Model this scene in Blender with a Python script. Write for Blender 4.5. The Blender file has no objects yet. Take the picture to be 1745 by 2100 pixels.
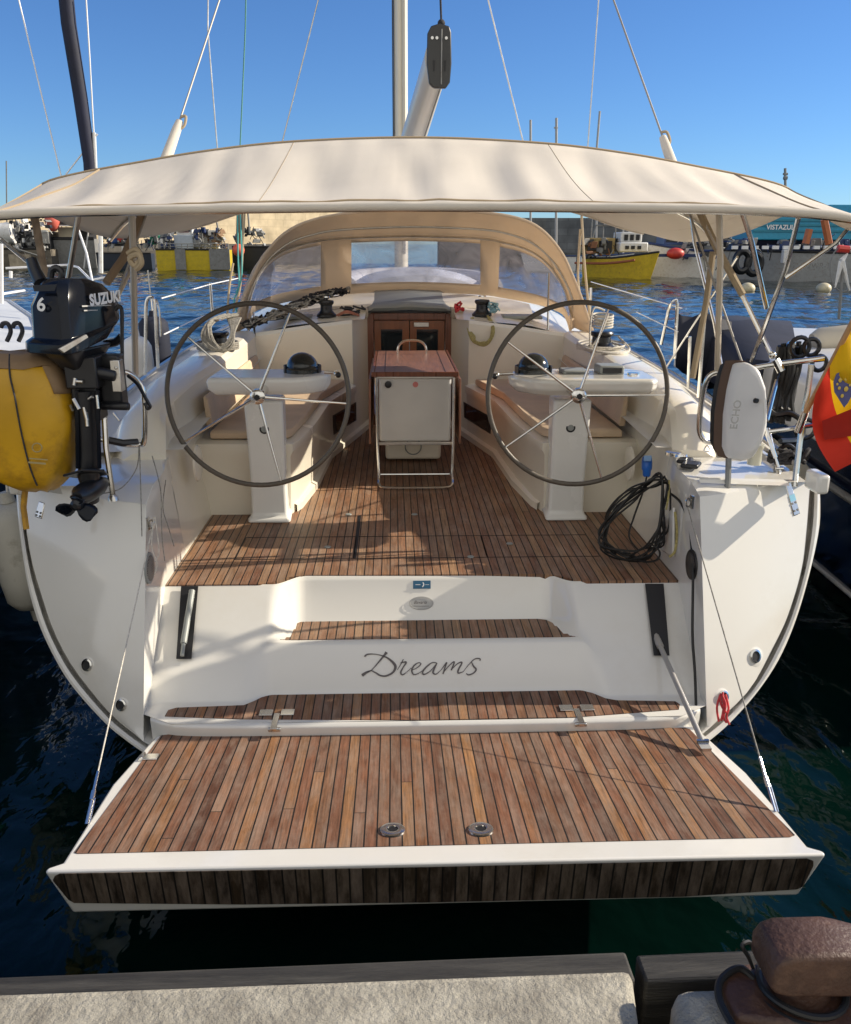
import bpy, math, random
import numpy as np
from mathutils import Vector, Matrix
random.seed(7)
SC = bpy.context.scene
COL = SC.collection
# ---------------------------------------------------------------- camera
YAW, PIT, ROL = [math.radians(v) for v in (2.186, 17.505, 0.242)]
FPX = 1745.0                                     # focal length in pixels of a 1745 x 2100 picture
C0 = np.array([-.168, 0, 2.75])
cy, sy, cp, sp = math.cos(YAW), math.sin(YAW), math.cos(PIT), math.sin(PIT)
FW = np.array([sy*cp, cy*cp, -sp]); _r = np.array([cy, -sy, 0.]); _u = np.cross(_r, FW)
RT = math.cos(ROL)*_r + math.sin(ROL)*_u; UP = -math.sin(ROL)*_r + math.cos(ROL)*_u
cd = bpy.data.cameras.new('camera'); cam = bpy.data.objects.new('camera', cd); COL.objects.link(cam)
cd.sensor_fit = 'HORIZONTAL'; cd.sensor_width = 36; cd.lens = 36*FPX/1745
cd.clip_start = .05; cd.clip_end = 6000
M = Matrix.Identity(4)
for i in range(3):
    M[i][0] = RT[i]; M[i][1] = UP[i]; M[i][2] = -FW[i]; M[i][3] = C0[i]
cam.matrix_world = M
SC.camera = cam
# ---------------------------------------------------------------- light
SUN = Vector((.87, .155, .46)).normalized()
w = bpy.data.worlds.new('World'); SC.world = w; w.use_nodes = True
nt = w.node_tree; bg = nt.nodes['Background']
sk = nt.nodes.new('ShaderNodeTexSky'); sk.sky_type = 'NISHITA'; sk.sun_disc = False
sk.sun_elevation = math.asin(SUN.z); sk.sun_rotation = math.atan2(SUN.x, SUN.y)
sk.altitude = 600; sk.air_density = 1.0; sk.dust_density = 0.0; sk.ozone_density = 4.5
# clear saturated blue ahead; unseen bright cloud added behind the camera as fill light
def wn(ty, **k):
    n = nt.nodes.new(ty)
    for a, b in k.items(): setattr(n, a, b)
    return n
tc_ = wn('ShaderNodeTexCoord'); sp_ = wn('ShaderNodeSeparateXYZ'); nt.links.new(tc_.outputs['Generated'], sp_.inputs[0])
tint = wn('ShaderNodeMix', data_type='RGBA', blend_type='MULTIPLY'); tint.inputs[0].default_value = 1; nt.links.new(sk.outputs[0], tint.inputs[6]); tint.inputs[7].default_value = (.485, .665, .89, 1)
nz_ = wn('ShaderNodeTexNoise'); nz_.inputs['Scale'].default_value = 2.2; nz_.inputs['Detail'].default_value = 6; nt.links.new(tc_.outputs['Generated'], nz_.inputs[0])
ad_ = wn('ShaderNodeMath', operation='MULTIPLY_ADD'); nt.links.new(nz_.outputs[0], ad_.inputs[0]); ad_.inputs[1].default_value = -.35; nt.links.new(sp_.outputs[1], ad_.inputs[2])
mr_ = wn('ShaderNodeMapRange', interpolation_type='SMOOTHSTEP'); mr_.inputs[1].default_value = -.28; mr_.inputs[2].default_value = -.72; nt.links.new(ad_.outputs[0], mr_.inputs[0])
cl_ = wn('ShaderNodeValToRGB'); cl_.color_ramp.elements[0].position = .3; cl_.color_ramp.elements[0].color = (.64,.635,.61,1); cl_.color_ramp.elements[1].position = .7; cl_.color_ramp.elements[1].color = (1,.965,.90,1); nt.links.new(nz_.outputs[0], cl_.inputs[0])
cs_ = wn('ShaderNodeVectorMath', operation='SCALE'); nt.links.new(cl_.outputs[0], cs_.inputs[0]); cs_.inputs['Scale'].default_value = 6.8
mx_ = wn('ShaderNodeMix', data_type='RGBA'); nt.links.new(mr_.outputs[0], mx_.inputs[0]); nt.links.new(tint.outputs[2], mx_.inputs[6]); nt.links.new(cs_.outputs[0], mx_.inputs[7])
nt.links.new(mx_.outputs[2], bg.inputs[0]); bg.inputs[1].default_value = .10
ld = bpy.data.lights.new('sun', 'SUN'); ld.energy = 4.3; ld.angle = math.radians(.53); ld.color = (1, .89, .72)
sun = bpy.data.objects.new('sun', ld); COL.objects.link(sun)
sun.rotation_euler = SUN.to_track_quat('Z', 'Y').to_euler(); sun.location = (20, 0, 20)
SC.view_settings.view_transform = 'Standard'; SC.view_settings.look = 'None'
SC.view_settings.exposure = 0.6; SC.view_settings.gamma = 1
# ---------------------------------------------------------------- measuring helpers
def ray(a, b): return FW + RT*(a-872.5)/FPX - UP*(b-1050)/FPX
def at(a, b, y): d = ray(a, b); return C0 + d*y/d[1]
def az(a, b, z): d = ray(a, b); return C0 + d*(z-2.75)/d[2]
def ax(a, b, x): d = ray(a, b); return C0 + d*(x-C0[0])/d[0]
def apl(a, b, p0, n): d = ray(a, b); n = np.array(n, float); return C0 + d*(np.dot(np.array(p0)-C0, n)/np.dot(d, n))
V = lambda *a: np.array(a, float)
# ---------------------------------------------------------------- mesh helpers
class MB:
    def __init__(s): s.v = []; s.f = []
    def add(s, vs, fs):
        b = len(s.v); s.v += [tuple(float(c) for c in p) for p in vs]; s.f += [tuple(b+i for i in f) for f in fs]; return s
    def box(s, a, b):
        x0, y0, z0 = a; x1, y1, z1 = b
        return s.add([(x0,y0,z0),(x1,y0,z0),(x1,y1,z0),(x0,y1,z0),(x0,y0,z1),(x1,y0,z1),(x1,y1,z1),(x0,y1,z1)],
                     [(0,3,2,1),(4,5,6,7),(0,1,5,4),(1,2,6,5),(2,3,7,6),(3,0,4,7)])
    def obox(s, c, ex, ey, ez):      # centre and three half-axis vectors
        c, ex, ey, ez = map(np.array, (c, ex, ey, ez))
        vs = [c+i*ex+j*ey+k*ez for k in (-1,1) for j in (-1,1) for i in (-1,1)]
        return s.add(vs, [(0,2,3,1),(4,5,7,6),(0,1,5,4),(1,3,7,5),(3,2,6,7),(2,0,4,6)])
    def prism(s, poly, vec):
        n = len(poly); vec = np.array(vec); poly = [np.array(p, float) for p in poly]
        return s.add(poly+[p+vec for p in poly], [tuple(range(n))[::-1], tuple(range(n, 2*n))]+[(i,(i+1)%n,n+(i+1)%n,n+i) for i in range(n)])
    def grid(s, rows, cu=False, cv=False, caps=False):
        nu, nv = len(rows), len(rows[0]); b = len(s.v)
        fs = []
        for i in range(nu if cu else nu-1):
            for j in range(nv if cv else nv-1):
                i2, j2 = (i+1) % nu, (j+1) % nv
                fs.append((i*nv+j, i*nv+j2, i2*nv+j2, i2*nv+j))
        if caps: fs += [tuple(range(nv))[::-1], tuple((nu-1)*nv+j for j in range(nv))]
        return s.add([p for r in rows for p in r], fs)
    def tube(s, pts, r, n=8, closed=False):
        pts = [np.array(p, float) for p in pts]; m = len(pts)
        rs = r if hasattr(r, '__len__') else [r]*m
        up = None; rows = []
        for i in range(m):
            if closed: t = pts[(i+1) % m]-pts[i-1]
            else: t = pts[min(i+1, m-1)]-pts[max(i-1, 0)]
            t = t/(np.linalg.norm(t)+1e-9)
            if up is None:
                a = V(0,0,1) if abs(t[2]) < .9 else V(1,0,0)
                up = np.cross(np.cross(t, a), t)
            up = up - t*np.dot(up, t); up /= np.linalg.norm(up)+1e-9
            sd = np.cross(t, up)
            rows.append([pts[i]+rs[i]*(math.cos(2*math.pi*k/n)*up+math.sin(2*math.pi*k/n)*sd) for k in range(n)])
        return s.grid(rows, cu=closed, cv=True, caps=not closed)
    def lathe(s, o, axis, prof, n=20):
        o = np.array(o, float); t = np.array(axis, float); t /= np.linalg.norm(t)
        a = V(1,0,0) if abs(t[0]) < .9 else V(0,1,0)
        u = np.cross(t, a); u /= np.linalg.norm(u); q = np.cross(t, u)
        rows = [[o+h*t+max(r, 1e-4)*(math.cos(2*math.pi*k/n)*u+math.sin(2*math.pi*k/n)*q) for k in range(n)] for r, h in prof]
        return s.grid(rows, cv=True, caps=True)
    def ball(s, c, r, n=12, sc=(1,1,1)):
        c = np.array(c, float)
        rows = [[c+V(r*sc[0]*math.sin(a)*math.cos(2*math.pi*k/n), r*sc[1]*math.sin(a)*math.sin(2*math.pi*k/n), r*sc[2]*math.cos(a)) for k in range(n)]
                for a in [max(.02, min(math.pi-.02, math.pi*i/(n//2+1))) for i in range(n//2+2)]]
        return s.grid(rows, cv=True, caps=True)
    def ribbon(s, pts, ws, nrm, th=.002):
        pts = [np.array(p, float) for p in pts]; nrm = np.array(nrm, float); nrm /= np.linalg.norm(nrm); L = []; m = len(pts)
        for i in range(m):
            t = pts[min(i+1, m-1)]-pts[max(i-1, 0)]; t /= np.linalg.norm(t)+1e-9; q = np.cross(nrm, t)
            L.append([pts[i]-q*ws[i]/2, pts[i]-q*ws[i]/2+nrm*th, pts[i]+q*ws[i]/2+nrm*th, pts[i]+q*ws[i]/2])
        return s.grid(L, cv=True, caps=True)
    def weld(s, eps=1e-4):
        d = {}; m = []; nv = []
        for p in s.v:
            k = tuple(round(c/eps) for c in p)
            if k not in d: d[k] = len(nv); nv.append(p)
            m.append(d[k])
        fs = []
        for f in s.f:
            g = []
            for i in f:
                if not g or g[-1] != m[i]: g.append(m[i])
            if len(g) > 1 and g[0] == g[-1]: g.pop()
            if len(set(g)) == len(g) and len(g) > 2: fs.append(tuple(g))
        s.v, s.f = nv, fs; return s
def cr(pts, k=6, closed=False):
    pts = [np.array(p, float) for p in pts]; n = len(pts); out = []
    for i in range(n if closed else n-1):
        if closed: a, b, c, d = pts[i-1], pts[i], pts[(i+1) % n], pts[(i+2) % n]
        else: a, b, c, d = pts[max(i-1, 0)], pts[i], pts[i+1], pts[min(i+2, n-1)]
        for j in range(k):
            t = j/k; out.append(.5*((2*b)+(c-a)*t+(2*a-5*b+4*c-d)*t*t+(3*b-a-3*c+d)*t**3))
    if not closed: out.append(pts[-1])
    return out
def lerp(a, b, t): return np.array(a, float)*(1-t)+np.array(b, float)*t
def root(name, label, cat, loc=(0,0,0), group=None, kind=None):
    o = bpy.data.objects.new(name, None); COL.objects.link(o); o.location = loc; o.empty_display_size = .1
    o['label'] = label; o['category'] = cat
    if group: o['group'] = group
    return o
def build(name, mb, m, parent=None, sm=False, bev=0, sub=0, solid=0, label=None, ang=38, seg=2):
    me = bpy.data.meshes.new(name); off = V(0,0,0)
    if parent is not None:
        p = parent
        while p.parent is not None: p = p.parent
        off = np.array(p.location)
    me.from_pydata([tuple(np.array(v)-off) for v in mb.v], [], mb.f); me.validate(); me.update()
    import bmesh
    bm = bmesh.new(); bm.from_mesh(me); bmesh.ops.recalc_face_normals(bm, faces=bm.faces); bm.to_mesh(me); bm.free()
    me.materials.append(m)
    o = bpy.data.objects.new(name, me); COL.objects.link(o)
    if parent is not None: o.parent = parent
    if sm or sub or bev:
        for p in me.polygons: p.use_smooth = True
        if not sub: me.set_sharp_from_angle(angle=math.radians(ang))
    if solid:
        md = o.modifiers.new('solid', 'SOLIDIFY'); md.thickness = solid; md.offset = 0
    if bev:
        md = o.modifiers.new('bevel', 'BEVEL'); md.width = bev; md.segments = seg; md.limit_method = 'ANGLE'; md.angle_limit = math.radians(35); md.use_clamp_overlap = True
    if sub:
        md = o.modifiers.new('sub', 'SUBSURF'); md.levels = sub; md.render_levels = sub
    if label: o['label'] = label
    return o
def tag(o, label, cat, group=None, kind=None):
    o['label'] = label; o['category'] = cat
    if group: o['group'] = group
    if kind: o['kind'] = kind
    return o
def struct(o, label=None):
    o['kind'] = 'structure'
    if label: o['label'] = label
    return o
def text_mb(txt, h, o, ex, ey, th=.003, shear=0, bold=0, spacing=1, sx=1):
    cu = bpy.data.curves.new('t', 'FONT'); cu.body = txt; cu.size = 1; cu.shear = shear; cu.offset = bold; cu.space_character = spacing
    ob = bpy.data.objects.new('t', cu); COL.objects.link(ob)
    dg = bpy.context.evaluated_depsgraph_get(); me = bpy.data.meshes.new_from_object(ob.evaluated_get(dg))
    vs = [np.array(v.co) for v in me.vertices]; fs = [tuple(p.vertices) for p in me.polygons]
    bpy.data.objects.remove(ob); bpy.data.curves.remove(cu)
    if not vs: return MB()
    mn = np.min(vs, axis=0); mx = np.max(vs, axis=0); ctr = (mn+mx)/2; k = h/(mx[1]-mn[1])
    ex = np.array(ex, float); ex /= np.linalg.norm(ex); ey = np.array(ey, float); ey -= ex*np.dot(ex, ey); ey /= np.linalg.norm(ey)
    nz = np.cross(ex, ey)
    mb = MB(); mb.add([np.array(o)+ex*(v[0]-ctr[0])*k*sx+ey*(v[1]-ctr[1])*k+nz*th for v in vs], fs)
    return mb
# ---------------------------------------------------------------- materials
def nodes(name):
    m = bpy.data.materials.new(name); m.use_nodes = True
    return m, m.node_tree, m.node_tree.nodes['Principled BSDF'], m.node_tree.links
def N(t, ty, **k):
    n = t.nodes.new(ty)
    for a, b in k.items(): setattr(n, a, b)
    return n
def mathn(t, l, op, a, b=None, c=None):
    n = N(t, 'ShaderNodeMath', operation=op)
    for i, x in enumerate((a, b, c)):
        if x is None: continue
        if isinstance(x, (int, float)): n.inputs[i].default_value = x
        else: l.new(x, n.inputs[i])
    return n.outputs[0]
def mat(name, col, rough=.5, metal=0, var=.06, vs=3., bump=0, bs=40., spec=.5, coat=0, streak=None, dirt=None, ds=6., stretch=(1,1,1)):
    m, t, b, l = nodes(name)
    b.inputs['Roughness'].default_value = rough; b.inputs['Metallic'].default_value = metal
    b.inputs['Specular IOR Level'].default_value = spec; b.inputs['Coat Weight'].default_value = coat; b.inputs['Coat Roughness'].default_value = .08
    tc = N(t, 'ShaderNodeTexCoord'); mp = N(t, 'ShaderNodeMapping'); mp.inputs['Scale'].default_value = stretch; l.new(tc.outputs['Object'], mp.inputs[0])
    no = N(t, 'ShaderNodeTexNoise'); no.inputs['Scale'].default_value = vs; no.inputs['Detail'].default_value = 5; l.new(mp.outputs[0], no.inputs[0])
    cr_ = N(t, 'ShaderNodeValToRGB'); e = cr_.color_ramp.elements
    e[0].position = .3; e[1].position = .7
    e[0].color = (*[c*(1-var) for c in col], 1); e[1].color = (*[min(1, c*(1+var)) for c in col], 1)
    l.new(no.outputs[0], cr_.inputs[0]); out = cr_.outputs[0]
    if dirt:
        n2 = N(t, 'ShaderNodeTexNoise'); n2.inputs['Scale'].default_value = ds; n2.inputs['Detail'].default_value = 8; n2.inputs['Roughness'].default_value = .7; l.new(mp.outputs[0], n2.inputs[0])
        r2 = N(t, 'ShaderNodeValToRGB'); r2.color_ramp.elements[0].position = .5; r2.color_ramp.elements[1].position = .72; l.new(n2.outputs[0], r2.inputs[0])
        mx = N(t, 'ShaderNodeMix', data_type='RGBA'); l.new(r2.outputs[0], mx.inputs[0]); l.new(out, mx.inputs[6]); mx.inputs[7].default_value = (*dirt, 1); out = mx.outputs[2]
    l.new(out, b.inputs['Base Color'])
    rr = N(t, 'ShaderNodeMapRange'); rr.inputs[3].default_value = max(0, rough-.06); rr.inputs[4].default_value = min(1, rough+.08); l.new(no.outputs[0], rr.inputs[0]); l.new(rr.outputs[0], b.inputs['Roughness'])
    if bump:
        n3 = N(t, 'ShaderNodeTexNoise'); n3.inputs['Scale'].default_value = bs; n3.inputs['Detail'].default_value = 6; l.new(mp.outputs[0], n3.inputs[0])
        bp = N(t, 'ShaderNodeBump'); bp.inputs['Strength'].default_value = bump; bp.inputs['Distance'].default_value = .01; l.new(n3.outputs[0], bp.inputs['Height']); l.new(bp.outputs[0], b.inputs['Normal'])
    return m
def teak(name, cols, wet=0., pw=.05, ph=0.):
    m, t, b, l = nodes(name)
    tc = N(t, 'ShaderNodeTexCoord'); sx = N(t, 'ShaderNodeSeparateXYZ'); l.new(tc.outputs['Object'], sx.inputs[0])
    xs = mathn(t, l, 'MULTIPLY_ADD', sx.outputs[0], 1/pw, 200+ph)
    idx = mathn(t, l, 'FLOOR', xs); fr = mathn(t, l, 'FRACT', xs)
    # butt joints: each plank is cut at its own places along its length
    wn0 = N(t, 'ShaderNodeTexWhiteNoise', noise_dimensions='1D'); l.new(idx, wn0.inputs['W'])
    yo = mathn(t, l, 'MULTIPLY_ADD', wn0.outputs[0], 7.3, sx.outputs[1])
    ys = mathn(t, l, 'MULTIPLY_ADD', yo, 1/9., 50.)
    yi = mathn(t, l, 'FLOOR', ys); yf = mathn(t, l, 'FRACT', ys)
    key = mathn(t, l, 'MULTIPLY_ADD', yi, 13.7, idx)
    wn = N(t, 'ShaderNodeTexWhiteNoise', noise_dimensions='1D'); l.new(key, wn.inputs['W'])
    rp = N(t, 'ShaderNodeValToRGB'); rp.color_ramp.interpolation = 'LINEAR'
    el = rp.color_ramp.elements; el[0].color = (*cols[0], 1); el[1].color = (*cols[-1], 1)
    for i, c in enumerate(cols[1:-1]):
        e = el.new((i+1)/(len(cols)-1)); e.color = (*c, 1)
    l.new(wn.outputs[0], rp.inputs[0])
    mp = N(t, 'ShaderNodeMapping'); mp.inputs['Scale'].default_value = (120, 5, 5); l.new(tc.outputs['Object'], mp.inputs[0])
    cmb = N(t, 'ShaderNodeCombineXYZ'); l.new(key, cmb.inputs[2]); ad = N(t, 'ShaderNodeVectorMath', operation='ADD'); l.new(mp.outputs[0], ad.inputs[0]); l.new(cmb.outputs[0], ad.inputs[1])
    g = N(t, 'ShaderNodeTexNoise'); g.inputs['Scale'].default_value = 1; g.inputs['Detail'].default_value = 6; g.inputs['Roughness'].default_value = .65; l.new(ad.outputs[0], g.inputs[0])
    gr = N(t, 'ShaderNodeMapRange'); gr.inputs[1].default_value = .25; gr.inputs[2].default_value = .75; gr.inputs[3].default_value = .40; gr.inputs[4].default_value = 1.55; l.new(g.outputs[0], gr.inputs[0])
    mx = N(t, 'ShaderNodeMix', data_type='RGBA', blend_type='MULTIPLY'); mx.inputs[0].default_value = 1; l.new(rp.outputs[0], mx.inputs[6]); l.new(gr.outputs[0], mx.inputs[7])
    # grey weathering
    n2 = N(t, 'ShaderNodeTexNoise'); n2.inputs['Scale'].default_value = 1; n2.inputs['Detail'].default_value = 7; n2.inputs['Roughness'].default_value = .7
    mp2 = N(t, 'ShaderNodeMapping'); mp2.inputs['Scale'].default_value = (14, 3.5, 3.5); l.new(tc.outputs['Object'], mp2.inputs[0]); ad2 = N(t, 'ShaderNodeVectorMath', operation='ADD'); l.new(mp2.outputs[0], ad2.inputs[0]); l.new(cmb.outputs[0], ad2.inputs[1]); l.new(ad2.outputs[0], n2.inputs[0])
    r2 = N(t, 'ShaderNodeMapRange'); r2.inputs[1].default_value = .42; r2.inputs[2].default_value = .74; r2.inputs[3].default_value = 0; r2.inputs[4].default_value = .68; l.new(n2.outputs[0], r2.inputs[0])
    m2 = N(t, 'ShaderNodeMix', data_type='RGBA'); l.new(r2.outputs[0], m2.inputs[0]); l.new(mx.outputs[2], m2.inputs[6]); m2.inputs[7].default_value = (.36, .28, .22, 1)
    # dark stains
    n4 = N(t, 'ShaderNodeTexNoise'); n4.inputs['Scale'].default_value = 2.3; n4.inputs['Detail'].default_value = 9; n4.inputs['Roughness'].default_value = .75; l.new(tc.outputs['Object'], n4.inputs[0])
    r4 = N(t, 'ShaderNodeMapRange'); r4.inputs[1].default_value = .35; r4.inputs[2].default_value = .6; r4.inputs[3].default_value = .72; r4.inputs[4].default_value = 1.; l.new(n4.outputs[0], r4.inputs[0])
    m4 = N(t, 'ShaderNodeMix', data_type='RGBA', blend_type='MULTIPLY'); m4.inputs[0].default_value = 1; l.new(m2.outputs[2], m4.inputs[6]); l.new(r4.outputs[0], m4.inputs[7])
    # caulking
    wob = mathn(t, l, 'MULTIPLY_ADD', n4.outputs[0], .03, .115)
    s1 = mathn(t, l, 'LESS_THAN', fr, wob)
    s2 = mathn(t, l, 'LESS_THAN', yf, .0005); s = mathn(t, l, 'MAXIMUM', s1, s2)
    m3 = N(t, 'ShaderNodeMix', data_type='RGBA'); l.new(s, m3.inputs[0]); l.new(m4.outputs[2], m3.inputs[6]); m3.inputs[7].default_value = (.012, .010, .009, 1)
    l.new(m3.outputs[2], b.inputs['Base Color'])
    b.inputs['Roughness'].default_value = .62-wet; b.inputs['Specular IOR Level'].default_value = .35
    hh = mathn(t, l, 'MULTIPLY_ADD', s, -.6, g.outputs[0])
    bp = N(t, 'ShaderNodeBump'); bp.inputs['Strength'].default_value = .35; bp.inputs['Distance'].default_value = .004; l.new(hh, bp.inputs['Height']); l.new(bp.outputs[0], b.inputs['Normal'])
    return m
TEAK = teak('teak_sunbleached', [(.19,.080,.044),(.24,.110,.062),(.125,.054,.032),(.28,.150,.090),(.205,.086,.045),(.34,.170,.072),(.17,.082,.050)])
TEAKD = teak('teak_varnished', [(.24,.115,.064),(.29,.15,.083),(.20,.094,.056),(.33,.185,.10),(.25,.125,.066),(.36,.215,.12),(.24,.13,.08)], wet=.12)
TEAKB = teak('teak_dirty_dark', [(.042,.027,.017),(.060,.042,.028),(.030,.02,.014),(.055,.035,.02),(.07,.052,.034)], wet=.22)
GEL = mat('gelcoat_white', (.765,.75,.70), .14, var=.025, vs=1.2, coat=.8, dirt=(.72,.695,.63), ds=1.6)
GELC = mat('gelcoat_cream', (.84,.79,.67), .24, var=.03, vs=1.5, coat=.2)
PEDW = mat('pedestal_grey_white', (.80,.80,.77), .25, var=.02, coat=.2)
DECKW = mat('deck_nonslip', (.70,.675,.61), .5, var=.04, bump=.25, bs=400)
GROOVE = mat('rubbing_strake_grey', (.20,.19,.17), .45, var=.2, vs=8, dirt=(.45,.42,.36))
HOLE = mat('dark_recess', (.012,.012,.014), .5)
STEEL = mat('stainless_steel', (.72,.71,.68), .16, metal=1, var=.08, vs=20)
STEELB = mat('stainless_brushed', (.62,.60,.56), .3, metal=1, var=.12, vs=14)
BLK = mat('black_plastic', (.013,.014,.017), .32, var=.25, vs=9)
BLKG = mat('black_gloss', (.006,.008,.013), .14, var=.1, coat=0, spec=.22)
RUB = mat('black_rubber', (.011,.011,.011), .5, var=.3, vs=9)
LEATH = mat('wheel_leather', (.10,.085,.068), .42, var=.12, vs=30, bump=.2, bs=200)
COMP = mat('compass_smoke', (.016,.020,.021), .16, var=.1, coat=.4)
GREYB = mat('instrument_grey', (.27,.29,.28), .4)
WOODR = mat('mahogany', (.17,.052,.022), .28, var=.3, vs=3, coat=.4, stretch=(12,12,1))
WOODT = mat('table_teak', (.23,.105,.065), .34, var=.3, vs=4, coat=.1, stretch=(14,1.5,1))
WOODL = mat('staff_wood', (.42,.23,.09), .35, var=.2, vs=5, coat=.3, stretch=(6,6,1))
CUSH = mat('cushion_tan', (.62,.47,.32), .75, var=.07, vs=6, bump=.15, bs=120)
ROPEW = mat('rope_white', (.66,.62,.54), .8, var=.2, vs=60, bump=.6, bs=260)
ROPEY = mat('rope_khaki', (.40,.34,.13), .8, var=.3, vs=60, bump=.6, bs=260)
ROPEG = mat('rope_grey', (.30,.285,.25), .8, var=.4, vs=50, bump=.6, bs=260)
ROPED = mat('rope_dark', (.035,.035,.04), .8, var=.5, vs=50, bump=.6, bs=260)
ROPER = mat('rope_red', (.55,.04,.05), .7, var=.3, vs=60, bump=.4, bs=200)
YEL = mat('yellow_pvc', (.60,.335,.012), .38, var=.22, vs=2.2, dirt=(.30,.15,.02), ds=3, bump=.25, bs=6)
BRN = mat('bag_brown_cloth', (.24,.155,.08), .7, var=.25, vs=4, bump=.2, bs=30)
NAVY = mat('navy_canvas', (.012,.016,.034), .75, var=.25, vs=3, bump=.3, bs=8)
NAVYH = mat('navy_hull', (.007,.011,.032), .12, var=.1, coat=.5)
RED = mat('red_paint', (.55,.05,.035), .45, var=.15)
GREY = mat('grey_paint', (.22,.225,.22), .5, var=.15, dirt=(.12,.10,.09))
MIDG = mat('pale_grey_paint', (.38,.385,.375), .5, var=.12, dirt=(.25,.21,.17))
WHT = mat('white_paint', (.74,.74,.72), .4, var=.05, dirt=(.52,.47,.40))
YELP = mat('yellow_paint', (.60,.45,.02), .45, var=.1, dirt=(.36,.28,.05))
BLUEP = mat('blue_paint', (.015,.035,.12), .4, var=.2)
BLUEL = mat('sea_blue_paint', (.03,.30,.48), .45, var=.1, dirt=(.025,.20,.32))
ORG = mat('orange_buoy', (.75,.13,.06), .45)
GRN = mat('green_net', (.02,.22,.13), .8, var=.4, vs=6)
GLS = mat('dark_glass', (.012,.018,.022), .06, coat=.4)
BUOYM = mat('cream_buoy', (.62,.55,.37), .5, var=.15, dirt=(.35,.30,.2))
RUST = mat('rusty_iron', (.070,.033,.021), .5, var=.45, vs=5, dirt=(.13,.068,.042), ds=14, bump=.35, bs=90)
PLUG = mat('plug_blue', (.01,.12,.50), .3, var=.1)
LABELM = mat('lettering_white', (.85,.85,.85), .4)
LETG = mat('lettering_grey', (.10,.085,.085), .35)
LETF = mat('lettering_faint', (.42,.42,.41), .5)
def canvas(name, col, trans=.22, bs=1.):
    m, t, b, l = nodes(name)
    tc = N(t, 'ShaderNodeTexCoord')
    no = N(t, 'ShaderNodeTexNoise'); no.inputs['Scale'].default_value = 2.2; no.inputs['Detail'].default_value = 6; l.new(tc.outputs['Object'], no.inputs[0])
    rp = N(t, 'ShaderNodeValToRGB'); rp.color_ramp.elements[0].position = .3; rp.color_ramp.elements[1].position = .7
    rp.color_ramp.elements[0].color = (*[c*.93 for c in col], 1); rp.color_ramp.elements[1].color = (*[c*1.04 for c in col], 1); l.new(no.outputs[0], rp.inputs[0]); l.new(rp.outputs[0], b.inputs['Base Color'])
    b.inputs['Roughness'].default_value = .85; b.inputs['Specular IOR Level'].default_value = .2
    mp = N(t, 'ShaderNodeMapping'); mp.inputs['Scale'].default_value = (2.6*bs, .25*bs, .25*bs); l.new(tc.outputs['Object'], mp.inputs[0])
    n2 = N(t, 'ShaderNodeTexNoise'); n2.inputs['Scale'].default_value = 1.2; n2.inputs['Detail'].default_value = 1; l.new(mp.outputs[0], n2.inputs[0])
    n3 = N(t, 'ShaderNodeTexNoise'); n3.inputs['Scale'].default_value = 500; l.new(tc.outputs['Object'], n3.inputs[0])
    h = mathn(t, l, 'MULTIPLY_ADD', n3.outputs[0], .02, n2.outputs[0])
    bp = N(t, 'ShaderNodeBump'); bp.inputs['Strength'].default_value = .9; bp.inputs['Distance'].default_value = .05; l.new(h, bp.inputs['Height']); l.new(bp.outputs[0], b.inputs['Normal'])
    tr = N(t, 'ShaderNodeBsdfTranslucent'); tr.inputs[0].default_value = (*[min(1, c*1.1) for c in col], 1); l.new(bp.outputs[0], tr.inputs['Normal'])
    ms = N(t, 'ShaderNodeMixShader'); ms.inputs[0].default_value = trans; l.new(b.outputs[0], ms.inputs[1]); l.new(tr.outputs[0], ms.inputs[2])
    l.new(ms.outputs[0], t.nodes['Material Output'].inputs[0]); return m
CANV = canvas('bimini_canvas', (.78,.72,.63), .13)
CANVT = canvas('sprayhood_canvas', (.69,.58,.45), .45)
def vinyl():
    m, t, b, l = nodes('clear_vinyl')
    tc = N(t, 'ShaderNodeTexCoord'); no = N(t, 'ShaderNodeTexNoise'); no.inputs['Scale'].default_value = 3.2; no.inputs['Detail'].default_value = 7; no.inputs['Distortion'].default_value = 1.2; l.new(tc.outputs['Object'], no.inputs[0])
    bp = N(t, 'ShaderNodeBump'); bp.inputs['Strength'].default_value = .5; bp.inputs['Distance'].default_value = .05; l.new(no.outputs[0], bp.inputs['Height'])
    b.inputs['Base Color'].default_value = (.60,.62,.76,1); b.inputs['Roughness'].default_value = .12; l.new(bp.outputs[0], b.inputs['Normal'])
    tr = N(t, 'ShaderNodeBsdfTransparent'); tr.inputs[0].default_value = (.86,.87,.96,1)
    mr = N(t, 'ShaderNodeMapRange'); mr.inputs[1].default_value = .35; mr.inputs[2].default_value = .7; mr.inputs[3].default_value = .34; mr.inputs[4].default_value = .72; l.new(no.outputs[0], mr.inputs[0])
    ms = N(t, 'ShaderNodeMixShader'); l.new(mr.outputs[0], ms.inputs[0]); l.new(b.outputs[0], ms.inputs[1]); l.new(tr.outputs[0], ms.inputs[2])
    l.new(ms.outputs[0], t.nodes['Material Output'].inputs[0]); return m
VINYL = vinyl()
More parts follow.
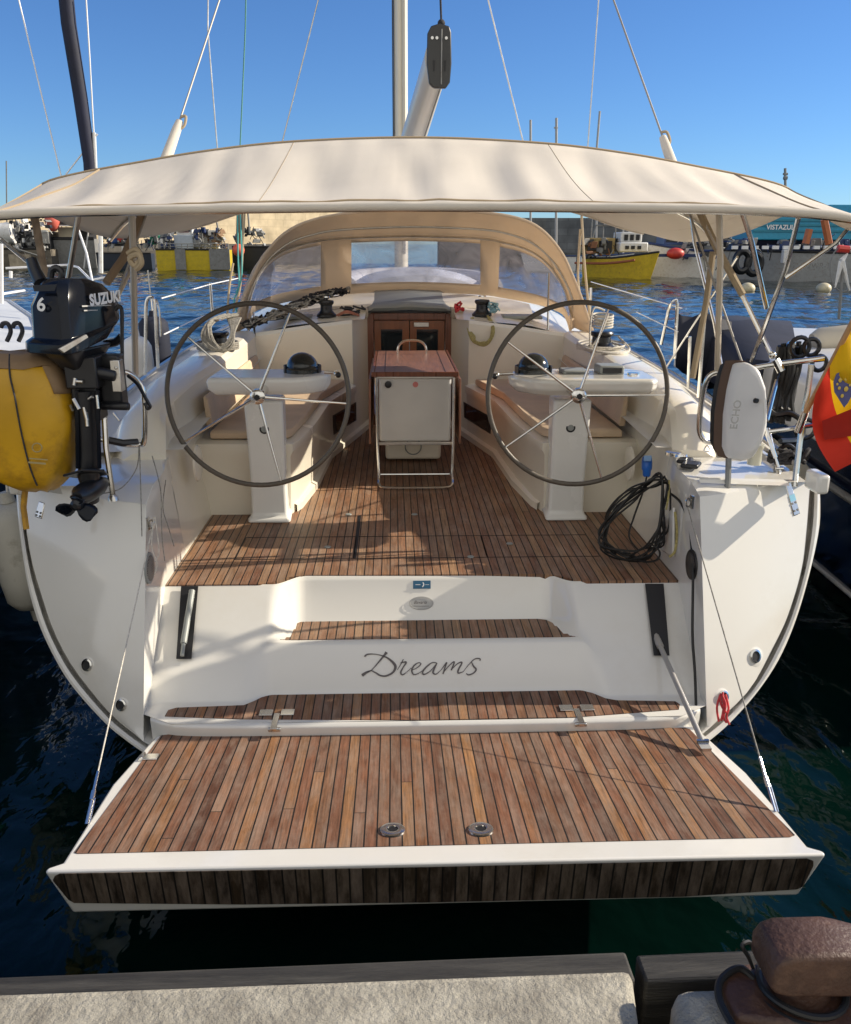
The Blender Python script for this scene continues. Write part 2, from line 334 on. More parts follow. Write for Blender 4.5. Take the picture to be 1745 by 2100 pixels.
# ================================================================ the setting
def water_mat():
    m, t, b, l = nodes('harbour_water')
    tc = N(t, 'ShaderNodeTexCoord')
    b.inputs['Base Color'].default_value = (.0005, .0075, .0075, 1); b.inputs['Roughness'].default_value = .05; b.inputs['IOR'].default_value = 1.33; b.inputs['Specular Tint'].default_value = (.62, .86, 1, 1)
    hs = []
    for sc, st, d in ((1.1, (1, .75, 1), 3), (4.2, (1, .6, 1), 3), (13., (1, .7, 1), 2)):
        mp = N(t, 'ShaderNodeMapping'); mp.inputs['Scale'].default_value = st; mp.inputs['Rotation'].default_value = (0, 0, .35); l.new(tc.outputs['Object'], mp.inputs[0])
        no = N(t, 'ShaderNodeTexNoise'); no.inputs['Scale'].default_value = sc; no.inputs['Detail'].default_value = d; no.inputs['Distortion'].default_value = .6; l.new(mp.outputs[0], no.inputs[0]); hs.append(no.outputs[0])
    h = mathn(t, l, 'MULTIPLY_ADD', hs[1], .18, hs[0]); h = mathn(t, l, 'MULTIPLY_ADD', hs[2], .03, h)
    bp = N(t, 'ShaderNodeBump'); bp.inputs['Strength'].default_value = 1; bp.inputs['Distance'].default_value = .085; l.new(h, bp.inputs['Height']); l.new(bp.outputs[0], b.inputs['Normal'])
    # murky green patches of suspended silt
    n4 = N(t, 'ShaderNodeTexNoise'); n4.inputs['Scale'].default_value = .8; n4.inputs['Detail'].default_value = 5; l.new(tc.outputs['Object'], n4.inputs[0])
    rp = N(t, 'ShaderNodeValToRGB'); rp.color_ramp.elements[0].position = .35; rp.color_ramp.elements[1].position = .7
    rp.color_ramp.elements[0].color = (.0004, .005, .004, 1); rp.color_ramp.elements[1].color = (.001, .010, .007, 1)
    l.new(n4.outputs[0], rp.inputs[0]); l.new(rp.outputs[0], b.inputs['Base Color'])
    return m
mb = MB()
# real waves over the harbour basin, flat water far outside it
ys_ = np.concatenate([np.arange(-4, 12, .16), np.arange(12, 40, .3), np.arange(40, 130, .55)]); xs_ = np.concatenate([np.arange(-62, -14, .5), np.arange(-14, 14, .28), np.arange(14, 50, .5)])
X_, Yg = np.meshgrid(xs_, ys_); Z_ = np.zeros_like(X_); rs_ = np.random.RandomState(3)
for k in range(46):
    lam = .95*(3.0/.95)**rs_.rand(); th_ = math.pi/2+.35+rs_.randn()*.75; amp = .0105*lam*(.5+rs_.rand()*.8)*.38
    Z_ += amp*np.sin(2*math.pi/lam*(X_*math.cos(th_)+Yg*math.sin(th_))+rs_.rand()*6.28)
fade = np.clip((X_+62)/6, 0, 1)*np.clip((50-X_)/6, 0, 1)*np.clip((130-Yg)/10, 0, 1)*np.clip((Yg+4)/4, 0, 1)
Z_ *= fade*np.interp(Yg, [6, 24], [.22, 1.0])
nr_, nc_ = X_.shape
mb.v = [tuple(p) for p in np.stack([X_.ravel(), Yg.ravel(), Z_.ravel()], 1).tolist()]
ii = np.arange(nr_*nc_).reshape(nr_, nc_)
mb.f = [tuple(q) for q in np.stack([ii[:-1, :-1].ravel(), ii[:-1, 1:].ravel(), ii[1:, 1:].ravel(), ii[1:, :-1].ravel()], 1).tolist()]
mb.add([(-3000, -200, -.12), (3000, -200, -.12), (3000, 4000, -.12), (-3000, 4000, -.12)], [(0, 1, 2, 3)])
struct(build('water', mb, water_mat(), sm=True, ang=80), 'dark green harbour water under the moored boats')
# quay: two concrete cap blocks with a dark timber fender along their edge
def conc():
    m, t, b, l = nodes('quay_concrete')
    tc = N(t, 'ShaderNodeTexCoord')
    no = N(t, 'ShaderNodeTexNoise'); no.inputs['Scale'].default_value = 9; no.inputs['Detail'].default_value = 10; no.inputs['Roughness'].default_value = .7; l.new(tc.outputs['Object'], no.inputs[0])
    rp = N(t, 'ShaderNodeValToRGB'); rp.color_ramp.elements[0].position = .3; rp.color_ramp.elements[1].position = .7
    rp.color_ramp.elements[0].color = (.27, .245, .20, 1); rp.color_ramp.elements[1].color = (.60, .56, .46, 1); l.new(no.outputs[0], rp.inputs[0]); l.new(rp.outputs[0], b.inputs['Base Color'])
    b.inputs['Roughness'].default_value = .9
    n2 = N(t, 'ShaderNodeTexNoise'); n2.inputs['Scale'].default_value = 62; n2.inputs['Detail'].default_value = 9; n2.inputs['Roughness'].default_value = .65; l.new(tc.outputs['Object'], n2.inputs[0])
    vo = N(t, 'ShaderNodeTexVoronoi'); vo.inputs['Scale'].default_value = 75; l.new(tc.outputs['Object'], vo.inputs[0])
    h = mathn(t, l, 'MULTIPLY_ADD', vo.outputs[0], -.12, n2.outputs[0])
    bp = N(t, 'ShaderNodeBump'); bp.inputs['Strength'].default_value = 1; bp.inputs['Distance'].default_value = .02; l.new(h, bp.inputs['Height']); l.new(bp.outputs[0], b.inputs['Normal'])
    return m
CONC = conc()
QL = MB(); QL.prism([(-30, -30, 1.15), (.30, -30, 1.15), (.335, 1.30, 1.15), (.375, 1.545, 1.15), (-30, 1.30, 1.15)], (0, 0, -3))
QL.v = [(-30, 1.18, z) if (abs(x+30) < 1e-3 and y > 0) else (x, y, z) for x, y, z in QL.v]
struct(build('quay_block', QL, CONC, bev=.02), 'pale rough concrete quay block at the left of the joint')
QR = MB(); QR.prism([(.375, -30, 1.145), (.40, 1.30, 1.145), (.455, 1.50, 1.145), (30, 1.62, 1.145), (30, -30, 1.145)], (0, 0, -3))
struct(build('quay_block', QR, CONC, bev=.035), 'concrete quay block under the rusty bollard')
FEND = mat('tarred_timber', (.030, .028, .025), .7, var=.5, vs=3, bump=.5, bs=20, stretch=(1, 12, 12), dirt=(.075, .07, .06), ds=2)
a0, a1 = az(-150, 2008, 1.12), az(1283, 1950, 1.12)
def beam(p, q, wd=.085, h=.3):
    p, q = np.array(p), np.array(q); d = q-p; d /= np.linalg.norm(d); n = V(-d[1], d[0], 0)
    return MB().prism([p, q, q-n*wd, p-n*wd], (0, 0, -h))
b1 = build('timber_fender', beam(a0+(a0-a1)*6, a1), FEND, bev=.008); tag(b1, 'long dark timber fender beam along the edge of the left quay block', 'fender beam', 'timber fenders on the quay edge')
a2, a3 = az(1303, 1957, 1.11), az(1760, 1937, 1.11)
b2 = build('timber_fender', beam(a2, a3+(a3-a2)*20, .08), FEND, bev=.008); tag(b2, 'grey timber fender beam on the quay edge behind the bollard', 'fender beam', 'timber fenders on the quay edge')
# breakwaters
def stone(name, c1, c2, sc):
    m, t, b, l = nodes(name)
    tc = N(t, 'ShaderNodeTexCoord'); br = N(t, 'ShaderNodeTexBrick'); mp = N(t, 'ShaderNodeMapping'); mp.inputs['Rotation'].default_value = (math.pi/2, 0, 0); l.new(tc.outputs['Object'], mp.inputs[0]); l.new(mp.outputs[0], br.inputs[0])
    br.inputs['Color1'].default_value = (*c1, 1); br.inputs['Color2'].default_value = (*c2, 1); br.inputs['Mortar'].default_value = (*[c*.9 for c in c1], 1); br.inputs['Scale'].default_value = sc; br.inputs['Mortar Size'].default_value = .012
    no = N(t, 'ShaderNodeTexNoise'); no.inputs['Scale'].default_value = .5; no.inputs['Detail'].default_value = 8; l.new(tc.outputs['Object'], no.inputs[0])
    mr = N(t, 'ShaderNodeMapRange'); mr.inputs[1].default_value = .3; mr.inputs[2].default_value = .7; mr.inputs[3].default_value = .72; mr.inputs[4].default_value = 1.2; l.new(no.outputs[0], mr.inputs[0])
    mx = N(t, 'ShaderNodeMix', data_type='RGBA', blend_type='MULTIPLY'); mx.inputs[0].default_value = 1; l.new(br.outputs[0], mx.inputs[6]); l.new(mr.outputs[0], mx.inputs[7]); l.new(mx.outputs[2], b.inputs['Base Color']); b.inputs['Roughness'].default_value = .95
    return m
def wall(pts, m, m2, label, step=None):
    # pts: (u, v_top, Y)
    r = root('breakwater_wall', label, 'wall', tuple(at(pts[0][0], pts[0][1], pts[0][2])*V(1, 1, 0)))
    T = [at(*p) for p in pts]
    mb = MB().grid([[V(p[0], p[1], -1), p, p+V(0, 4, 0), V(p[0], p[1]+4, -1)] for p in T], cv=True, caps=True)
    build('wall', mb, m, r)
    if step:
        q = [V(p[0], p[1]-3., 0) for p in T]
        build('ledge', MB().grid([[p+V(0, 0, -1), p+V(0, 0, step), p+V(0, 2.9, step), p+V(0, 2.9, -1)] for p in q], cv=True, caps=True), m2, r)
    return r
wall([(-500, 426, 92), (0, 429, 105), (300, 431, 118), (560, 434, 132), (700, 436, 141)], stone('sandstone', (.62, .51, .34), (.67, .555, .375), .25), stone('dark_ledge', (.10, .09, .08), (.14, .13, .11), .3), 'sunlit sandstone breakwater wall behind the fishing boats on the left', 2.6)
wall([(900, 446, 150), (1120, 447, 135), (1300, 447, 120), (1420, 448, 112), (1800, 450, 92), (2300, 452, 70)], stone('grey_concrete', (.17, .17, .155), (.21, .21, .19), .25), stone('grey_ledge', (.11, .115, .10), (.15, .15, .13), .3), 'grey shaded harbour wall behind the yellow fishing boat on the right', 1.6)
# ================================================================ the yacht
Y_ = root('sailing_yacht', 'white sailing yacht moored stern-to with twin wheels, teak platform and cream bimini', 'sailing yacht', (0, 4, 0))
def TY(x, z): return 3.86+.39*(z-.35)+.42*(abs(x)-1.46)
def tpl(u, v, off=0):               # a pixel onto the transom quarter plane
    s = -1 if u < 860 else 1
    return apl(u, v, (s*1.46, 3.86+off, .35), (-.42*s, 1, -.39))
def resamp(P, n):
    P = [np.array(p) for p in P]; d = [0]
    for i in range(1, len(P)): d.append(d[-1]+np.linalg.norm(P[i]-P[i-1]))
    out = []
    for k in range(n):
        s = d[-1]*k/(n-1); i = max(j for j in range(len(d)) if d[j] <= s+1e-9); i = min(i, len(P)-2)
        out.append(lerp(P[i], P[i+1], (s-d[i])/(d[i+1]-d[i]+1e-9)))
    return out
OUTL = [(31,1002),(36,1060),(41,1102),(54,1192),(72,1264),(100,1330),(144,1405),(215,1484),(262,1522),(300,1548),(360,1580)]
GRVL = [(50,1002),(52,1060),(55,1094),(67,1159),(85,1220),(108,1289),(143,1358),(185,1415),(231,1468),(285,1512),(345,1548)]
OUTR = [(1682,985),(1684,1040),(1681,1090),(1663,1168),(1636,1262),(1601,1348),(1554,1418),(1500,1480),(1460,1516),(1430,1536),(1370,1570)]
GRVR = [(1662,985),(1659,1028),(1654,1090),(1644,1168),(1616,1262),(1585,1328),(1542,1407),(1490,1462),(1449,1496),(1410,1524),(1355,1555)]
def sheer(y):      # half beam and height of the deck edge at station y
    ys = [4.2, 6, 8, 10, 12, 14, 16, 17.6]; xs = [2.14, 2.28, 2.34, 2.28, 2.05, 1.6, .85, .06]; zs = [1.50, 1.56, 1.64, 1.72, 1.8, 1.88, 1.98, 2.05]
    return float(np.interp(y, ys, xs)), float(np.interp(y, ys, zs))
hull = MB()
for s, OU, GR in ((-1, OUTL, GRVL), (1, OUTR, GRVR)):
    n = 22
    ou = resamp(cr([tpl(*p) for p in OU], 5), n); gr = resamp(cr([tpl(*p) for p in GR], 5), n)
    gi = [p+V(0, .035, 0) for p in gr]
    mid = [lerp(a, b, .42)+V(0, -.004, 0) for a, b in zip(gr, ou)]; o2 = [lerp(a, b, .45)+V(0, .03, 0) for a, b in zip(gr, ou)]
    # inner edge of the quarter panel, from the top down to the platform
    inn = []
    for p in gr:
        z = max(p[2], .18); x = s*min(1.46, abs(p[0])-.01) if z > .3 else s*min(1.30, abs(p[0])-.01)
        inn.append(V(x, TY(x, z), z))
    rows = []
    for i in range(n):
        a, b = inn[i], gr[i]
        rows.append([a]+[lerp(a, b, k/6)+V(0, -.012*math.sin(math.pi*k/6), 0) for k in range(1, 6)]+[b])
    hull.grid(rows)
    # top edge rolls on to the quarter deck
    top = rows[0]; yd = 5.05
    deck = [[V(p[0], y, 1.5+.02*(1-abs(p[0])/2.1)+.01*(y-4.3)) if y > 0 else p for p in top] for y in (0, 4.46, 4.7, yd, 5.5)]
    for r_ in deck[1:]:
        r_[0][0] = s*float(np.interp(r_[0][1], [4.4, 4.7, 5.05, 5.5], [1.462, 1.475, 1.53, 1.60]))
        r_[-1][0] = s*(sheer(r_[-1][1])[0]-.045)
        r_[-2][0] = s*(1.46+(sheer(r_[-2][1])[0]-1.46)*.8)
    hull.grid(deck)
    # inner side of the quarter, down to the step and forward along the cockpit
    side = []
    for i in range(n):
        p = inn[i]; side.append([p, V(s*1.462, max(4.5, p[1]+.02), p[2]), V(s*float(np.interp(p[2], [.9, 1.5], [1.462, 1.53])), 5.05, p[2])])
    for row in side:
        pass
    side[0] = [deck[0][0], deck[1][0], deck[3][0]]; hull.grid(side)
hull.weld(5e-4)
rim = MB(); shell = MB()
for s, OU, GR in ((-1, OUTL, GRVL), (1, OUTR, GRVR)):
    n = 40
    ou = resamp(cr([tpl(*p) for p in OU], 5), n); gr = resamp(cr([tpl(*p) for p in GR], 5), n)
    g2 = [lerp(a, b, .42) for a, b in zip(gr, ou)]
    grv = MB(); grv.grid([[a+V(0, -.002, 0), a+V(0, .03, 0), b+V(0, .03, 0), b+V(0, .0, 0)] for a, b in zip(gr, g2)]); grv.weld(); build('rubbing_strake', grv, GROOVE, Y_, sm=True)
    rr = []
    for a, b in zip(g2, ou):
        c = lerp(a, b, .5); rr.append([a+V(0, .03, 0), a+V(0, .0, 0), lerp(a, b, .3)+V(0, -.014, 0), lerp(a, b, .7)+V(0, -.012, 0), b+V(0, .01, 0), b+V(0, .06, 0)+(b-a)*.1])
    rim.grid(rr)
    base = [np.array(r[-1]) for r in rr]
    secs = [base]
    for y in (5, 6, 8, 10, 12, 14, 16, 17.6):
        sx, sz = sheer(y); r0 = sheer(4.2)[0]
        secs.append([V(p[0]*sx/r0*(1-.25*max(0, (y-9)/9)*(1-p[2]/1.5)), y+max(0, p[2]-.9)*.0, p[2]*(sz/1.5) if p[2] > 0 else p[2]-.15) for p in base])
    shell.grid(secs)
rim.weld()
shell.add(rim.v, rim.f)
hb_ = MB().grid([[V(-x, y, z) for x, z in ((0, -.2), (.6, -.15), (1.2, .1), (1.45, .26))][::-1]+[V(x, y, z) for x, z in ((.6, -.15), (1.2, .1), (1.45, .26))] for y in (3.84, 4.4, 6)])
hull.add(shell.v, shell.f); hull.add(hb_.v, hb_.f)
build('hull', hull, GEL, Y_, bev=.026, seg=4, ang=35)
# side decks and foredeck
dk = MB()
for s in (-1, 1):
    dk.grid([[V(s*1.44, y, sheer(y)[1]+.035), V(s*(sheer(y)[0]-.12), y, sheer(y)[1]+.012), V(s*(sheer(y)[0]-.02), y, sheer(y)[1]+.006)] for y in (5.05, 6, 7, 8, 9, 9.4)])
dk.grid([[V(x*(sheer(y)[0]-.02), y, sheer(y)[1]+.03*(1-x*x)) for x in (-1, -.6, 0, .6, 1)] for y in (9.4, 10, 12, 14, 16, 17.5)])
build('deck', dk, DECKW, Y_, sm=True)
tr = MB()
for s in (-1, 1):
    tr.tube([V(s*(sheer(y)[0]-.03), y, sheer(y)[1]+.035) for y in np.linspace(4.7, 14, 16)], .02, 6)
build('toe_rail', tr, STEELB, Y_, sm=True)
# cockpit floor in teak
fl = [(-1.46,4.50),(-.93,4.50),(-.86,4.53),(-.78,4.60),(-.68,4.63),(.68,4.61),(.78,4.58),(.86,4.52),(.93,4.49),(1.46,4.49),(1.46,5.82),(.90,5.82),(.86,5.95),(.79,6.5),(.745,7.4),(.47,8.75),(.44,8.95),(-.44,8.95),(-.44,8.75),(-.76,7.5),(-.80,6.5),(-.86,5.95),(-.90,5.82),(-1.46,5.82)]
build('cockpit_floor', MB().prism([(x, y, .91) for x, y in fl], (0, 0, -.03)), TEAKD, Y_)
hl = MB()
def fline(a, b, w=.006): 
    p, q = np.array((*a, .9125)), np.array((*b, .9125)); hl.ribbon([p, q], [w, w], (0, 0, 1), .001)
A_, B_ = az(505,1103,.91)[:2], az(500,1148,.91)[:2]
y1, y0 = A_[1], B_[1]
for x0, x1 in ((-1.14, -.42), (-.42, .40), (.40, 1.10)):
    fline((x0, y0), (x1, y0)); fline((x0, y1), (x1, y1)); fline((x0, y0), (x0, y1)); fline((x1, y0), (x1, y1))
fline((-.415, y0), (-.415, 5.75), .022)
build('hatch_seam', hl, HOLE, Y_)
for u, v in ((672,1122),(1045,1115),(715,1055),(850,1055),(965,1142)):
    p = az(u, v, .912); build('floor_ring', MB().lathe(p, (0,0,1), [(.022,0),(.020,.004),(.008,.005)], 14), GREYB, Y_, sm=True)
# steps between cockpit and platform: one moulding swept across x
def stepz():
    mb = MB()
    xs = [.3,.6,.64,.68,.71,.74,.77,.80,  .815,.83,.845,.86,.875,.89,.905,.92,.935,.95,.965,.98,1.01,1.05,1.12,1.3,1.462]; xs = [-v for v in xs[::-1]]+[0]+xs
    rows = []
    sm = lambda e0, e1, v: (lambda t: t*t*(3-2*t))(min(1, max(0, (v-e0)/(e1-e0))))
    for x in xs:
        a = abs(x)
        k1 = 1-sm(.69, .85, a); k0 = 1-sm(.86, 1.03, a)
        # profile from the floor edge down: (y, z)
        centre = [(4.63,.905),(4.615,.90),(4.605,.88),(4.50,.68),(4.49,.672),(4.25,.672),(4.235,.668),(4.222,.655),(4.08,.475),(4.07,.442),(3.80,.442)]
        outer = [(4.505,.905),(4.50,.902),(4.49,.895),(4.36,.775),(4.30,.722),(4.22,.65),(4.19,.625),(4.16,.60),(4.0,.457),(3.985,.442),(3.80,.442)]
        row = []
        for i, ((yc, zc), (yo, zo)) in enumerate(zip(centre, outer)):
            if i <= 2: k = 1-sm(.69, .86, a)
            elif i <= 4: k = 1-sm(.70, .875, a)
            elif i <= 6: k = 1-sm(.86, .93, a)
            elif i == 7: k = 1-sm(.86, .95, a)
            elif i <= 9: k = 1-sm(.82, .99, a)
            else: k = 1
            row.append(V(x, yc*k+yo*(1-k)+(.10*sm(1.28, 1.455, a) if i == 10 else 0), zc*k+zo*(1-k)))
        rows.append(row)
    return mb.grid(rows)
build('step_moulding', stepz(), GEL, Y_, sm=True, ang=75)
# treads
def spread(px, z):
    return [az(u, v, z) for u, v in px]
t1 = spread([(553,1312),(575,1296),(600,1281),(620,1273),(660,1270),(1085,1267),(1120,1271),(1145,1283),(1187,1305)], .6765)
build('step_tread', MB().prism(t1, (0,0,-.004)), TEAKD, Y_)
t0 = spread([(338,1468),(345,1456),(362,1451),(500,1446),(520,1438),(548,1424),(575,1420),(700,1419),(870,1418),(1190,1415),(1215,1421),(1242,1432),(1265,1436),(1385,1438),(1394,1444),(1392,1454),(1180,1470),(870,1476),(500,1474)], .4465)
build('step_tread', MB().prism(t0, (0,0,-.004)), TEAK, Y_)
# lip below the lowest tread
lp = MB()
lp.grid([[V(x, 3.795+.02*(abs(x)/1.4)**3+.075*min(1, abs(x)/1.42)**16, .442), V(x, 3.775+.02*(abs(x)/1.4)**3+.075*min(1, abs(x)/1.42)**16, .435), V(x, 3.77+.02*(abs(x)/1.4)**3+.075*min(1, abs(x)/1.42)**16, .42), V(x, 3.78+.02*(abs(x)/1.4)**3+.075*min(1, abs(x)/1.42)**16, .30), V(x, 3.84, .2)] for x in np.linspace(-1.42, 1.42, 41)])
build('transom_lip', lp, GEL, Y_, sm=True, ang=60)
# gas-strut slots: flat dark plates, the shade of the hollow painted in
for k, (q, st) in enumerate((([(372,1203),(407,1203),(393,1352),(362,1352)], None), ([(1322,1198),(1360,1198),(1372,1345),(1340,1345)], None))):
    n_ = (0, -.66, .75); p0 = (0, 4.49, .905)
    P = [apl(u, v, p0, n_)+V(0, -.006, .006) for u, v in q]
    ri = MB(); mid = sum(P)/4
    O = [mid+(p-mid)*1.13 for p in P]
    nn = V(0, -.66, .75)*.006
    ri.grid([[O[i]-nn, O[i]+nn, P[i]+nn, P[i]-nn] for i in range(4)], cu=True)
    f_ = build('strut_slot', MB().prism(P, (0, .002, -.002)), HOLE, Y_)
    if k == 0:
        build('strut', MB().tube([apl(396,1215,p0,n_)+V(0,-.02,.02), apl(380,1325,p0,n_)+V(0,-.03,.03)], .017, 10).tube([apl(380,1325,p0,n_)+V(0,-.03,.03), apl(377,1350,p0,n_)+V(0,-.03,.03)], .011, 8), GREYB, f_, sm=True)
st0 = at(1338,1290,4.30); st1 = az(1440,1520,.46)
s_ = build('gas_strut', MB().tube([st0, lerp(st0, st1, .18)], .02, 10).tube([lerp(st0, st1, .16), st1], .014, 12), mat('strut_grey', (.45,.44,.42), .35, metal=.4), Y_, sm=True)
build('strut_bracket', MB().obox(st1+V(0,-.02,-.01), (.025,0,0), (0,.04,0), (0,0,.008)).tube([st1-V(.03,0,0), st1+V(.03,0,0)], .012, 8), STEEL, s_, sm=True)
# platform: a plane that rises aft
PN = np.array((0, .1405, 1.)); PP = (0, 3.9, .36)
def pl(u, v, h=0): return apl(u, v, (0, 3.9, .36+h), PN)
plat = MB()
tl, trr = pl(322,1503), pl(1422,1489); fl_, frr = pl(94,1752), pl(1690,1720)
fy = (pl(94,1786)[1]+pl(1690,1755)[1])/2
pz = lambda y: .36-.1405*(y-3.9)
bx, fx = 1.385, 1.455
out = [V(-bx, 3.80, 0), V(-1.352, 3.83, 0), V(1.352, 3.83, 0), V(bx, 3.80, 0), V(1.438, 3.3, 0), V(fx-.03, fy+.06, 0), V(fx+.015, fy+.03, 0), V(fx+.015, fy, 0), V(-fx-.015, fy, 0), V(-fx-.015, fy+.03, 0), V(-fx+.03, fy+.06, 0), V(-1.438, 3.3, 0)]
T_ = [V(p[0], p[1], pz(p[1])) for p in out]
# rounded aft face, leaning back under and narrowing downward
n_o = len(out)
low = []
for p in T_:
    q = p.copy(); aft = p[1] < fy+.04
    if aft: q = V(p[0]*.955, p[1]+.035, pz(p[1])-.222-.022*(1-abs(p[0])/1.5))
    else: q = V(p[0]*.985, p[1], pz(p[1])-.06 if p[1] > 3.5 else pz(p[1])-.09)
    low.append(q)
plat.add(T_+low, [tuple(range(n_o))[::-1], tuple(range(n_o, 2*n_o))]+[(i, (i+1) % n_o, n_o+(i+1) % n_o, n_o+i) for i in range(n_o)])
PLAT = build('swim_platform', plat, GEL, Y_, bev=.018, seg=4)
wd = [(330,1508),(345,1506),(1405,1492),(1414,1495),(1630,1712),(1620,1716),(160,1750),(152,1748)]
build('platform_deck', MB().prism([pl(u, v, .003) for u, v in wd], (0,0,-.002)), TEAK, PLAT)
# dark planked aft face
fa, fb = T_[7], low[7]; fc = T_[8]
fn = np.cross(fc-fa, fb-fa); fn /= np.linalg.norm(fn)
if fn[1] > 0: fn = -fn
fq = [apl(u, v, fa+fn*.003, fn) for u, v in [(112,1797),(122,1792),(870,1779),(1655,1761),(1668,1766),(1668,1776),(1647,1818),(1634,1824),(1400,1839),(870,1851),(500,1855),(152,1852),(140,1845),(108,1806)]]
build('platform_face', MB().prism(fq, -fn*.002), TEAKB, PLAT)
# sockets, hinges, cleats on the platform
for u, v in ((805,1703),(986,1702)):
    p = pl(u, v, .004); so = build('ladder_socket', MB().lathe(p, PN, [(.052,0),(.05,.006),(.028,.010),(.022,.008),(.02,-.0)], 24), STEEL, PLAT, sm=True)
    build('socket_hole', MB().lathe(p+V(0,0,.002), PN, [(.021,0),(.020,.004)], 20), HOLE, so)
hg = MB()
for u in (567, 1183):
    c = at(u, 1470, 3.86); c[2] = .452
    for d in (-.055, .055): hg.obox(c+V(d, .02, 0), (.034,0,0), (0,.028,0), (0,0,.004))
    hg.obox(c+V(0,-.05,-.012), (.016,0,0), (0,.075,.0), (0,0,.007)); hg.tube([c+V(-.03,-.09,-.03), c+V(.03,-.09,-.03)], .012, 8)
    h2 = build('hinge', hg, STEEL, Y_, sm=True, bev=.002); hg = MB()
p = pl(305, 1553, .006)
build('hinge', MB().obox(p, (.045,0,0), (0,.03,-.004), (0,0,.006)).tube([p+V(-.03,.03,.005), p+V(-.03,-.03,.01)], .01, 8), STEEL, PLAT, bev=.003)
for s, (u, v) in ((-1, (177,1690)), (1, (1590,1665))):
    f0 = pl(u, v, .0)
    t0_ = tpl(312, 1080)+V(.02, -.02, 0) if s < 0 else V(1.45, 4.28, 1.39)
    t0_ = at(312,1085,4.28) if s < 0 else at(1410,1040,4.32)
    d = t0_-f0; ws = MB()
    ws.tube([f0+d*.14, t0_],   .0034, 6)
    wr = build('platform_wire', ws, ROPEG if s > 0 else ROPEW, Y_, sm=True)
    build('turnbuckle', MB().tube([f0, f0+d*.07], .006, 6).tube([f0+V(.012,0,0), f0+d*.07+V(.012,0,0)], .003, 6).tube([f0+d*.065, f0+d*.09], .010, 8).tube([f0+d*.09, f0+d*.145], .0065, 8), STEEL, wr, sm=True)
    build('eye_fitting', MB().tube(cr([t0_+V(.0,0,.0), t0_+V(.012,0,.03), t0_+V(0,0,.05), t0_+V(-.012,0,.03)], 4, True), .005, 6, True).obox(t0_+V(s*.02,0,.03), (.006,0,0), (0,.018,0), (0,0,.035)), STEEL, wr, sm=True)
# transom fittings: drains / exhausts
for u, v, r in ((182,1363,.030),(252,1445,.028),(1545,1345,.034),(1480,1428,.030)):
    p = tpl(u, v); s = -1 if u < 860 else 1; nv = V(.42*s, -1, .39)/1.15
    d_ = build('drain_boss', MB().lathe(p+nv*-.004, nv, [(r*2.0,0),(r*1.9,.008),(r*1.35,.014)], 28), GEL, Y_, sm=True)
    build('drain_ring', MB().lathe(p, nv, [(r*1.15,.006),(r*1.1,.018),(r*.8,.020),(r*.78,.012)], 24), STEEL, d_, sm=True)
    build('drain_hole', MB().lathe(p, nv, [(r*.8,.008),(r*.78,.0145)], 20), HOLE, d_)
# lettering on the riser: hand-drawn strokes on the face of the step
RP, RN = (0, 4.222, .655), V(0, -.78, .63)
def rp(x, y): return apl((1400+x/3.116)/1.9507, (2540+y/3.116)/1.9507, np.array(RP)+RN*.004, RN)
ST = [[(455,215,40),(430,250,26),(330,370,14),(260,445,12),(200,470,28),(150,505,38)],
 [(180,270,20),(215,243,18),(300,238,10),(400,258,13),(480,295,22),(550,360,32),(565,410,32),(530,470,24),(450,510,22),(380,505,20),(310,465,16),(260,445,12),(205,462,14)],
 [(590,435,6),(630,370,10),(665,303,12)], [(628,350,10),(700,338,20),(665,400,16),(632,465,20),(655,496,16),(710,460,8),(765,412,6)],
 [(765,440,6),(830,412,10),(882,365,14),(858,345,10),(800,380,18),(770,440,20),(792,492,16),(850,480,10),(925,430,6)],
 [(1082,352,14),(1025,345,12),(950,400,18),(905,462,20),(925,492,16),(1000,450,10),(1075,365,12)], [(1085,350,12),(1050,420,20),(1035,472,20),(1075,488,12),(1140,430,6)],
 [(1140,430,6),(1203,345,18),(1185,400,18),(1158,488,16)], [(1170,460,10),(1240,378,12),(1300,335,16),(1262,440,18)], [(1265,430,10),(1340,358,12),(1396,343,16),(1352,430,20),(1350,475,18),(1410,458,8)],
 [(1410,460,6),(1480,370,10),(1555,300,12),(1618,295,14),(1620,320,12)], [(1515,335,10),(1540,390,20),(1572,430,20),(1540,475,16),(1480,497,16),(1448,480,12)]]
let = MB()
for s_ in ST:
    c = cr([(a, b, k) for a, b, k in s_], 7)
    let.ribbon([rp(a, b) for a, b, k in c], [max(.003, k/3.116/1.9507*4.35/1745*1.05) for a, b, k in c], RN, .0012)
build('ship_name', let, LETG, Y_)
R2P, R2N = (0, 4.605, .88), V(0, -.885, .465)
def r2(u, v, o=.004): return apl(u, v, np.array(R2P)+R2N*o, R2N)
pq = [r2(847,1191), r2(883,1190.5), r2(883,1207), r2(847,1207.5)]
b_ = build('badge', MB().prism(pq, -R2N*.003), mat('badge_blue', (.01,.10,.20), .3), Y_)
build('badge_mark', MB().ribbon(cr([r2(867,1194,.006), r2(869,1199,.006), r2(866,1204,.006)], 4), [.001]+[.006]*7+[.001], R2N, .001).ribbon([r2(852,1199,.006), r2(862,1199,.006)], [.003,.003], R2N, .001).ribbon([r2(872,1199,.006), r2(880,1199,.006)], [.002,.002], R2N, .001), LABELM, b_)
el = [r2(864+25*math.cos(t), 1237+14*math.sin(t), .003) for t in np.linspace(0, 2*math.pi, 28, endpoint=False)]
b_ = build('oval_sticker', MB().prism(el, -R2N*.002), mat('sticker_grey', (.44,.44,.43), .4), Y_)
el2 = [r2(864+23*math.cos(t), 1237+12.5*math.sin(t), .005) for t in np.linspace(0, 2*math.pi, 28, endpoint=False)]
